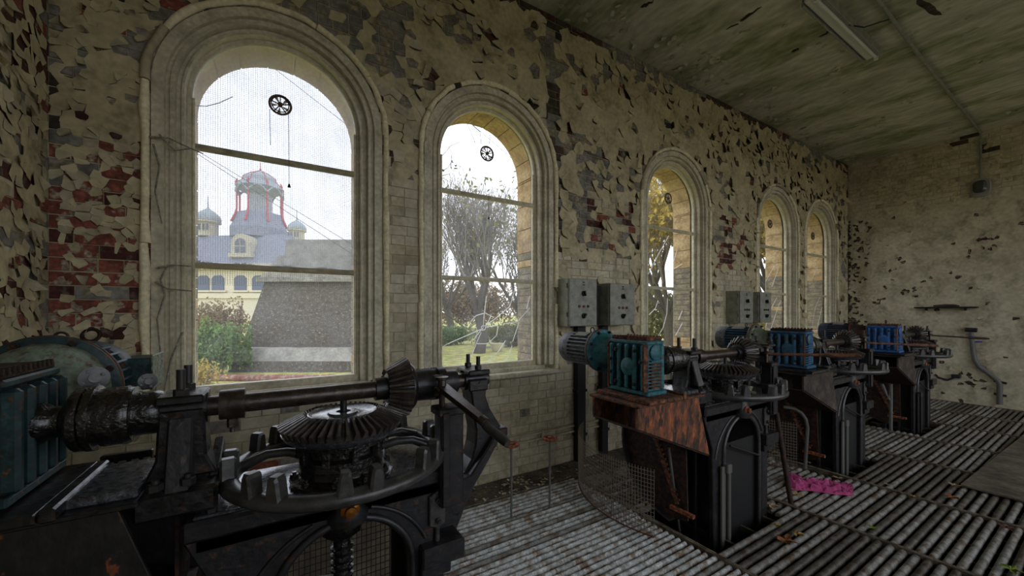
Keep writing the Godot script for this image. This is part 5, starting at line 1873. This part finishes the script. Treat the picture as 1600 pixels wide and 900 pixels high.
	mb.rod(ep.call(1523, 534, 0.03), ep.call(1535, 534, 0.03), 0.014, 8)
	tag(obj("violet_mark", mb, M.violet), "small violet strip on the end wall beside the kinked pipe", "strip")
	mb = MB.new()
	mb.tube(PackedVector3Array([ep.call(1461, 585, 0.03), ep.call(1466, 590, 0.03), ep.call(1480, 594, 0.03), ep.call(1490, 590, 0.03)]), 0.018, 6)
	mb.box(ep.call(1494, 588, 0.05), Vector3(0.09, 0.07, 0.12), 0.01)
	tag(obj("wall_bracket", mb, M.bolt), "small dark broken pipe clip low on the end wall behind the farthest hoist", "bracket")
	var bl := thing("bulkhead_lamp", "round cornered bulkhead lamp high on the end wall below its conduit", "lamp", Vector3(XE, 3.95, -1.475))
	mb = MB.new()
	var oval := PackedVector2Array()
	for i2 in 32:
		var a := TAU * i2 / 32.0
		oval.append(Vector2(0.125 * signf(cos(a)) * pow(absf(cos(a)), 0.6), 0.165 * signf(sin(a)) * pow(absf(sin(a)), 0.6)))
	var bxf := Transform3D(Basis(Vector3(0, 0, 1), Vector3.UP, Vector3(-1, 0, 0)), Vector3.ZERO)
	mb.prism(oval, bxf, 0.0, 0.07, 0.012)
	obj("base", mb, M.plate_pale, bl)
	var sm := oval.duplicate()
	for i2 in sm.size(): sm[i2] *= 0.66
	mb = MB.new()
	mb.prism(sm, bxf, 0.07, 0.15, 0.035)
	obj("glass_cover", mb, M.lamp_glass, bl)
	mb = MB.new()
	mb.rod(Vector3(XE - 0.025, 4.1, -1.475), Vector3(XE - 0.025, HC - 0.03, -1.475), 0.014)
	mb.tube(PackedVector3Array([Vector3(XE - 0.03, HC - 0.03, -1.475), Vector3(9.0, HC - 0.028, -1.46), Vector3(7.0, HC - 0.028, -1.44), Vector3(4.0, HC - 0.028, -1.38)]), 0.02, 8)
	tag(obj("ceiling_conduit", mb, M.cabinet), "thin conduit running along the ceiling and down to the bulkhead lamp", "conduit")
	# the fluorescent batten
	var fl := thing("ceiling_light", "old white fluorescent batten without a cover on the ceiling, unlit", "light", Vector3(5.55, HC, -1.74))
	mb = MB.new()
	mb.box(Vector3(0, -0.035, 0), Vector3(1.75, 0.06, 0.15), 0.012)
	obj("tray", mb, M.enamel, fl)
	mb = MB.new()
	mb.rod(Vector3(-0.84, -0.085, 0.03), Vector3(0.84, -0.085, 0.03), 0.016, 12)
	obj("tube", mb, M.enamel, fl)
	for e in [-1.0, 1.0]:
		mb = MB.new()
		mb.box(Vector3(e * 0.86, -0.08, 0.03), Vector3(0.03, 0.07, 0.04), 0.006)
		obj("lamp_holder", mb, M.enamel, fl)
	mb = MB.new()
	mb.box(Vector3(0, -0.05, 0.085), Vector3(1.75, 0.09, 0.012), 0.003)
	mb.box(Vector3(0, -0.05, -0.085), Vector3(1.75, 0.09, 0.012), 0.003)
	obj("reflector_lip", mb, M.cabinet, fl)
	mb = MB.new()
	mb.tube(PackedVector3Array([Vector3(-0.1, -0.07, 0.06), Vector3(0.0, -0.12, 0.16), Vector3(0.1, -0.09, 0.26), Vector3(0.25, -0.03, 0.32)]), 0.007, 6)
	obj("loose_wire", mb, M.cable_black, fl)


# ---------------------------------------------------------------- outside
func leaf_mesh(s: float) -> ArrayMesh:
	var mb := MB.new()
	mb.tri(Vector3(0, 0, -s), Vector3(-s * 0.5, 0.1 * s, 0), Vector3(s * 0.5, 0.1 * s, 0))
	mb.tri(Vector3(0, 0, s), Vector3(s * 0.5, 0.1 * s, 0), Vector3(-s * 0.5, 0.1 * s, 0))
	return mb.mesh()


func scatter(parent: Node3D, pts: PackedVector3Array, size: float, m: String, sd: int, called := "foliage") -> void:
	var r := RandomNumberGenerator.new()
	r.seed = sd
	var mm := MultiMesh.new()
	mm.transform_format = MultiMesh.TRANSFORM_3D
	mm.mesh = leaf_mesh(size)
	mm.instance_count = pts.size()
	for i in pts.size():
		mm.set_instance_transform(i, Transform3D(Basis.from_euler(Vector3(r.randf_range(-1.5, 1.5), r.randf() * TAU, r.randf_range(-1.5, 1.5))).scaled(Vector3.ONE * r.randf_range(0.6, 1.3)), pts[i]))
	var o := MultiMeshInstance3D.new()
	o.multimesh = mm
	o.material_override = M[m]
	o.name = called
	parent.add_child(o, true)
	stuff(o)


func bush(label: String, at: Vector3, rad: Vector3, n: int, size: float, m: String, sd: int, cat := "shrub") -> void:
	var t := thing("shrub", label, cat, at)
	var r := RandomNumberGenerator.new()
	r.seed = sd
	var pts := PackedVector3Array()
	for i in n:
		var v := Vector3(r.randfn(), r.randfn(), r.randfn()).normalized() * pow(r.randf(), 0.4)
		v *= 0.8 + 0.35 * sin(v.x * 7.0 + sd) * cos(v.z * 5.0)
		pts.append(Vector3(v.x * rad.x, rad.y + v.y * rad.y, v.z * rad.z))
	scatter(t, pts, size, m, sd)
	var mb := MB.new()
	for i in 7:
		var a := TAU * i / 7.0
		mb.tube(PackedVector3Array([Vector3(cos(a) * 0.05, -0.05, sin(a) * 0.05), Vector3(cos(a) * rad.x * 0.5, rad.y * 1.3, sin(a) * rad.z * 0.5)]), [0.03, 0.01], 5)
	obj("stem", mb, M.bark, t)


func tree(label: String, at: Vector3, h: float, stems: int, spread: float, sd: int, leaves: int, m: String, droop := 0.0) -> void:
	var t := thing("tree", label, "tree", at)
	var r := RandomNumberGenerator.new()
	r.seed = sd
	var trunk := MB.new()
	var br := MB.new()
	var tips := PackedVector3Array()
	var r0 := h * 0.023
	trunk.tube(PackedVector3Array([Vector3(0, -0.1, 0), Vector3(0.02 * h, 0.1 * h, 0), Vector3(-0.01 * h, 0.2 * h, 0.01 * h)]), [r0 * 1.3, r0, r0 * 0.95], 10)
	var queue := []
	for i in stems:
		var a := TAU * i / stems + r.randf() * 0.6
		queue.append([Vector3(-0.01 * h, 0.18 * h, 0.01 * h), Vector3(cos(a) * spread, 1.0, sin(a) * spread).normalized(), h * r.randf_range(0.26, 0.34), r0 * 0.5, 0])
	while queue.size():
		var q: Array = queue.pop_back()
		var p: Vector3 = q[0]
		var d: Vector3 = q[1]
		var l: float = q[2]
		var rad: float = q[3]
		var lev: int = q[4]
		var pts := PackedVector3Array([p])
		var rr := [rad]
		var seg := 4
		for s in seg:
			d = (d + Vector3(r.randf_range(-0.16, 0.16), r.randf_range(-0.03, 0.10) + droop, r.randf_range(-0.16, 0.16))).normalized()
			p += d * l / seg
			pts.append(p)
			rr.append(lerpf(rad, rad * 0.5, float(s + 1) / seg))
			if lev >= 3: tips.append(p)
			if lev < 4 and s > 0:
				var nb := 2 if lev < 2 else 1
				for b in nb:
					var side := Vector3(r.randf_range(-1, 1), r.randf_range(-0.1, 0.8), r.randf_range(-1, 1)).normalized()
					queue.append([p, (d * 1.1 + side * 0.75).normalized(), l * r.randf_range(0.5, 0.75), maxf(rr[-1] * 0.6, 0.006), lev + 1])
		(trunk if lev == 0 else br).tube(pts, rr, 6 if lev < 2 else 3, false)
	obj("trunk", trunk, M.bark_dark, t)
	stuff(obj("branches", br, M.bark, t))
	if leaves > 0 and tips.size():
		var lp := PackedVector3Array()
		for i in leaves:
			lp.append(tips[r.randi() % tips.size()] + Vector3(r.randfn(), r.randfn(), r.randfn()) * 0.18)
		scatter(t, lp, 0.085, m, sd + 1)


func make_outside() -> void:
	var mb := MB.new()
	mb.box(Vector3(25, -0.4, -64), Vector3(260, 1.5, 120))
	var g := struct("ground_outside", mb, M.grass)
	g.set_meta("label", "lawn outside the windows strewn with yellow leaves")
	# the massive battered masonry block beyond the first window
	var Z := 9.0
	var R := Vector3(cos(TH), 0, sin(TH))
	var D := Vector3(sin(TH), 0, -cos(TH))
	var bt := thing("masonry_block", "massive battered dark masonry pier beyond the first window", "pier")
	var wedge := func(u0b: float, u0t: float, u1: float, vb: float, vt: float, Zf: float, batter: float, depth: float) -> MB:
		var m := MB.new()
		var q := [pix(u0b, vb, Zf), pix(u1, vb, Zf), pix(u1, vt, Zf) + D * batter, pix(u0t, vt, Zf) + D * batter]
		var bk := [q[0] + D * (depth + batter), q[1] + D * (depth + batter), q[2] + D * depth, q[3] + D * depth]
		m.hexa(q + bk)
		return m
	obj("wall_face", wedge.call(371, 399, 600, 560, 437, Z, 0.35, 4.0), M.masonry, bt)
	obj("coping", wedge.call(399, 400, 600, 440, 433, Z + 0.25, 0.0, 3.8), M.concrete_pale, bt)
	obj("ledge", wedge.call(356, 368, 600, 568, 545, Z - 0.35, 0.2, 0.8), M.concrete_pale, bt)
	obj("plinth", wedge.call(346, 358, 600, 604, 566, Z - 0.5, 0.1, 0.8), M.masonry, bt)
	mb = MB.new()
	var a0 := pix(300, 606, Z - 1.5)
	var a1 := pix(600, 590, Z - 1.5)
	a0.y = 0.4; a1.y = 0.4
	mb.rod(a0, a1, 0.07, 6)
	tag(obj("brick_kerb", mb, M.red_brick), "low red brick kerb at the foot of the masonry pier", "kerb")
	var ut := thing("upper_block", "pale weathered concrete block standing above the masonry pier", "block")
	obj("body", wedge.call(440, 440, 552, 440, 372, 15.0, 0.3, 5.0), M.concrete_pale, ut)
	obj("shoulder", wedge.call(400, 428, 460, 440, 398, 15.4, 0.3, 4.0), M.concrete_pale, ut)
	obj("step", wedge.call(540, 540, 600, 440, 398, 15.6, 0.3, 4.0), M.concrete_pale, ut)
	# domed building
	var B := 60.0
	var bd := thing("domed_building", "distant building with a slate roof and a red and grey cupola", "building")
	mb = MB.new()
	mb.hexa([pix(270, 505, B), pix(470, 505, B), pix(470, 414, B), pix(270, 414, B), pix(270, 505, B + 14), pix(470, 505, B + 14), pix(470, 414, B + 14), pix(270, 414, B + 14)])
	obj("wall", mb, M.stone_pale, bd)
	var ys := pix(0, 0, B).y
	mb = MB.new()
	mb.hexa([pix(262, 411, B - 0.6), pix(480, 411, B - 0.6), pix(455, 366, B + 2), pix(285, 369, B + 2), pix(262, 411, B + 16), pix(480, 411, B + 16), pix(455, 366, B + 12), pix(285, 369, B + 12)])
	obj("roof", mb, M.slate, bd)
	mb = MB.new()
	mb.hexa([pix(260, 416, B - 0.9), pix(482, 416, B - 0.9), pix(482, 411, B - 0.9), pix(260, 411, B - 0.9), pix(260, 416, B), pix(482, 416, B), pix(482, 411, B), pix(260, 411, B)])
	obj("cornice", mb, M.stone_pale, bd)
	for i in 20:
		mb = MB.new()
		mb.box(pix(266 + i * 10, 419, B - 0.7), Vector3(0.4, 0.4, 0.8), 0.05)
		obj("corbel", mb, M.stone_pale, bd)
	for u in [318, 341, 376, 404]:
		mb = MB.new()
		var wb := Basis(R, Vector3.UP, -D)
		mb.prism(PackedVector2Array([Vector2(-0.95, -1.1), Vector2(0.95, -1.1), Vector2(0.95, 0.8), Vector2(0.5, 1.25), Vector2(-0.5, 1.25), Vector2(-0.95, 0.8)]), Transform3D(wb, pix(u, 443, B)), 0.0, 0.12)
		obj("window", mb, M.window_dark, bd)
		mb = MB.new()
		mb.box(pix(u, 455, B - 0.2), Vector3(2.6, 0.25, 0.5), 0.0, wb)
		obj("window_sill", mb, M.stone_pale, bd)
	mb = MB.new()
	mb.hexa([pix(262, 466, B - 0.3), pix(480, 466, B - 0.3), pix(480, 458, B - 0.3), pix(262, 458, B - 0.3), pix(262, 466, B), pix(480, 466, B), pix(480, 458, B), pix(262, 458, B)])
	obj("string_course", mb, M.stone_pale, bd)
	# dormer
	var wb := Basis(R, Vector3.UP, -D)
	var dc := pix(377, 400, B - 0.4)
	var outer := arch(0, 1.45, 0, 2.0, 14)
	mb = MB.new()
	mb.prism(outer, Transform3D(wb, dc), -3.0, 0.2)
	mb.box(dc + Vector3(0, 0.1, 0), Vector3(3.6, 0.6, 0.8), 0.0, wb)
	var dm := obj("dormer", mb, M.stone_pale, bd)
	mb = MB.new()
	mb.prism(arch(0, 0.8, 0.5, 1.9, 14), Transform3D(wb, dc), 0.15, 0.28)
	obj("pane", mb, M.window_dark, dm)
	mb = MB.new()
	mb.box(dc + Vector3(0, 1.5, 0) - D * 0.3, Vector3(0.1, 2.2, 0.08), 0.0, wb)
	mb.box(dc + Vector3(0, 1.5, 0) - D * 0.3, Vector3(1.6, 0.1, 0.08), 0.0, wb)
	obj("glazing_bar", mb, M.stone_pale, dm)
	# cupola
	var cb := pix(407, 366, B + 5)
	var s := (B + 5) / 600.0
	var tf := Transform3D(Basis(Vector3.UP, 0.3), cb)
	mb = MB.new()
	mb.lathe([Vector2(40 * s, -8 * s), Vector2(40 * s, 6 * s), Vector2(38 * s, 10 * s), Vector2(33 * s, 22 * s), Vector2(31 * s, 30 * s), Vector2(0, 30 * s)], tf, 8, 0.95)
	obj("cupola_base", mb, M.slate, bd)
	mb = MB.new()
	mb.lathe([Vector2(16 * s, 28 * s), Vector2(16 * s, 60 * s), Vector2(28 * s, 66 * s), Vector2(34 * s, 70 * s), Vector2(28 * s, 74 * s)], tf, 8, 0.95)
	obj("lantern", mb, M.lead, bd)
	mb = MB.new()
	mb.lathe([Vector2(34 * s, 70 * s), Vector2(31 * s, 74 * s), Vector2(24 * s, 80 * s), Vector2(23 * s, 86 * s), Vector2(13 * s, 93 * s), Vector2(3 * s, 98 * s), Vector2(0, 99 * s)], tf, 8, 0.95)
	var dome := obj("dome", mb, M.lead, bd)
	for i in 8:
		var a := TAU * i / 8.0
		var dir := tf.basis * Vector3(cos(a), 0, sin(a))
		mb = MB.new()
		mb.tube(PackedVector3Array([cb + dir * 38 * s + Vector3(0, 14 * s, 0), cb + dir * 33 * s + Vector3(0, 26 * s, 0), cb + dir * 31 * s + Vector3(0, 34 * s, 0), cb + dir * 31 * s + Vector3(0, 66 * s, 0)]), [1.6 * s, 1.4 * s, 1.3 * s, 1.3 * s], 6)
		obj("column", mb, M.red_paint, bd)
		mb = MB.new()
		var d2 := tf.basis * Vector3(cos(a + TAU / 8), 0, sin(a + TAU / 8))
		var ap := PackedVector3Array()
		for k in 9:
			var f := k / 8.0
			ap.append(cb + dir.lerp(d2, f) * 32.5 * s + Vector3(0, (60 + 10 * sin(PI * f)) * s, 0))
		mb.tube(ap, 1.5 * s, 5)
		obj("arch", mb, M.lead if i % 2 else M.lead, bd)
		mb = MB.new()
		mb.tube(PackedVector3Array([cb + dir * 31 * s + Vector3(0, 69 * s, 0), cb + dir * 32 * s + Vector3(0, 74 * s, 0), cb + dir * 30 * s + Vector3(0, 80 * s, 0)]), [1.4 * s, 1.8 * s, 0.4 * s], 6)
		obj("crest", mb, M.red_paint, bd)
		mb = MB.new()
		mb.tube(PackedVector3Array([cb + dir * 31.5 * s + Vector3(0, 74 * s, 0), cb + dir * 24.2 * s + Vector3(0, 80 * s, 0), cb + dir * 23.2 * s + Vector3(0, 86 * s, 0), cb + dir * 13.2 * s + Vector3(0, 93.3 * s, 0), cb + dir * 3 * s + Vector3(0, 98.3 * s, 0)]), 0.55 * s, 5)
		obj("rib", mb, M.red_paint, dome)
	mb = MB.new()
	mb.lathe([Vector2(0, 96 * s), Vector2(1.5 * s, 96 * s), Vector2(1.0 * s, 100 * s), Vector2(1.8 * s, 101 * s), Vector2(0.5 * s, 103 * s), Vector2(0.4 * s, 112 * s), Vector2(0, 112 * s)], tf, 8)
	obj("finial", mb, M.red_paint, bd)
	# two small onion domes on the wings
	for q in [[325, 362, 1.0], [464, 372, 0.78]]:
		var o := pix(q[0], q[1], B + 3)
		var k: float = s * q[2]
		mb = MB.new()
		mb.lathe([Vector2(13 * k, -8 * k), Vector2(13 * k, 12 * k), Vector2(17 * k, 13 * k), Vector2(17 * k, 15 * k)], Transform3D(Basis(), o), 12)
		obj("turret", mb, M.stone_pale, bd)
		mb = MB.new()
		mb.lathe([Vector2(16 * k, 15 * k), Vector2(17 * k, 18 * k), Vector2(15 * k, 24 * k), Vector2(9 * k, 30 * k), Vector2(3 * k, 34 * k), Vector2(1 * k, 37 * k), Vector2(0.4 * k, 54 * k), Vector2(0, 54 * k)], Transform3D(Basis(), o), 16)
		obj("turret_dome", mb, M.lead, bd)
		for i in 4:
			mb = MB.new()
			mb.box(o + Vector3(0, 5 * k, 0) - D * 13 * k + R * (i - 1.5) * 6 * k, Vector3(2.4 * k, 9 * k, 1 * k), 0.0, wb)
			obj("window", mb, M.window_dark, bd)
	# cables
	for c in [[420, 100, 16, 600, 240, 16, "overhead cable crossing the top of the first window"], [296, 232, 14, 620, 442, 14, "lower of the two parallel cables crossing before the cupola"], [296, 228, 15, 620, 424, 15, "upper of the two parallel cables crossing before the cupola"], [676, 268, 16, 850, 374, 16, "cable crossing the upper panes of the second window"], [680, 145, 16, 850, 290, 16, "thin cable passing behind the second ventilator"]]:
		mb = MB.new()
		var p0 := pix(c[0], c[1], c[2])
		var p1 := pix(c[3], c[4], c[5])
		var e := (p1 - p0) * 0.6
		mb.tube(PackedVector3Array([p0 - e, (p0 + p1) * 0.5 - Vector3(0, 0.01, 0), p1 + e]), 0.011, 5)
		tag(obj("cable", mb, M.wire_dark), c[6], "cable")
	# shrubs and trees
	var gnd := func(u: float, Zd: float) -> Vector3:
		var p := pix(u, 487, Zd)
		p.y = 0.33
		return p
	bush("green hedge at the lower left of the first window", gnd.call(338, 8.2), Vector3(0.75, 0.62, 0.7), 5200, 0.045, "foliage_green", 3)
	bush("brown twiggy thicket above the green hedge in the first window", gnd.call(336, 12.0), Vector3(1.3, 0.95, 1.0), 5000, 0.05, "foliage_brown", 5)
	bush("yellow flowering shrub at the bottom left corner of the first window", gnd.call(314, 6.6), Vector3(0.35, 0.28, 0.3), 900, 0.03, "foliage_yellow", 7)
	tree("large bare willow with upright branches filling the second window", gnd.call(748, 12.5), 7.0, 9, 0.36, 11, 500, "foliage_olive", 0.07)
	tree("second bare tree behind the willow, left side of the second window", gnd.call(700, 19.0), 7.6, 6, 0.55, 12, 300, "foliage_brown")
	tree("slender bare tree behind the willow, right side of the second window", gnd.call(812, 17.0), 7.2, 6, 0.5, 13, 900, "foliage_olive")
	tree("tree with yellow autumn leaves filling the third window", gnd.call(1042, 11.0), 6.5, 6, 0.6, 21, 5000, "foliage_yellow")
	tree("bare grey tree seen through the top of the third window", gnd.call(1010, 16.0), 9.0, 6, 0.5, 22, 900, "foliage_brown")
	tree("autumn tree seen through the fourth and fifth windows", gnd.call(1215, 13.0), 8.0, 6, 0.6, 23, 8000, "foliage_olive")
	tree("yellow leaved tree beyond the fifth window", gnd.call(1275, 17.0), 9.0, 6, 0.6, 24, 8000, "foliage_yellow")
	tree("young autumn tree close to the left edges of the fourth and fifth windows", gnd.call(1201, 11.0), 6.0, 6, 0.5, 25, 5000, "foliage_yellow")
	bush("low dark hedge left of the willow trunk in the second window", gnd.call(700, 15.5), Vector3(1.6, 0.42, 0.5), 6000, 0.05, "foliage_green", 31, "hedge")
	bush("green hedge right of the willow trunk in the second window", gnd.call(800, 15.0), Vector3(1.8, 0.5, 0.6), 7000, 0.05, "foliage_olive", 33, "hedge")
	bush("brown undergrowth far behind the willow", gnd.call(730, 30.0), Vector3(7.0, 2.0, 1.5), 14000, 0.12, "foliage_brown", 35, "thicket")
	bush("olive thicket low beyond the third window", gnd.call(1050, 14.0), Vector3(2.4, 1.2, 1.2), 9000, 0.07, "foliage_olive", 37, "thicket")
	bush("yellowish thicket low beyond the fourth and fifth windows", gnd.call(1240, 15.0), Vector3(4.0, 1.2, 1.4), 12000, 0.08, "foliage_yellow", 39, "thicket")
	mb = MB.new()
	mb.lathe([Vector2(0, 0), Vector2(0.22, 0), Vector2(0.34, 0.22), Vector2(0.36, 0.42), Vector2(0.38, 0.46), Vector2(0.32, 0.46), Vector2(0.3, 0.36), Vector2(0, 0.36)], Transform3D(Basis().scaled(Vector3.ONE * 0.65), gnd.call(777, 13.0)), 20)
	tag(obj("stone_planter", mb, M.stone_pale), "pale stone planter on the lawn right of the willow trunk", "planter")
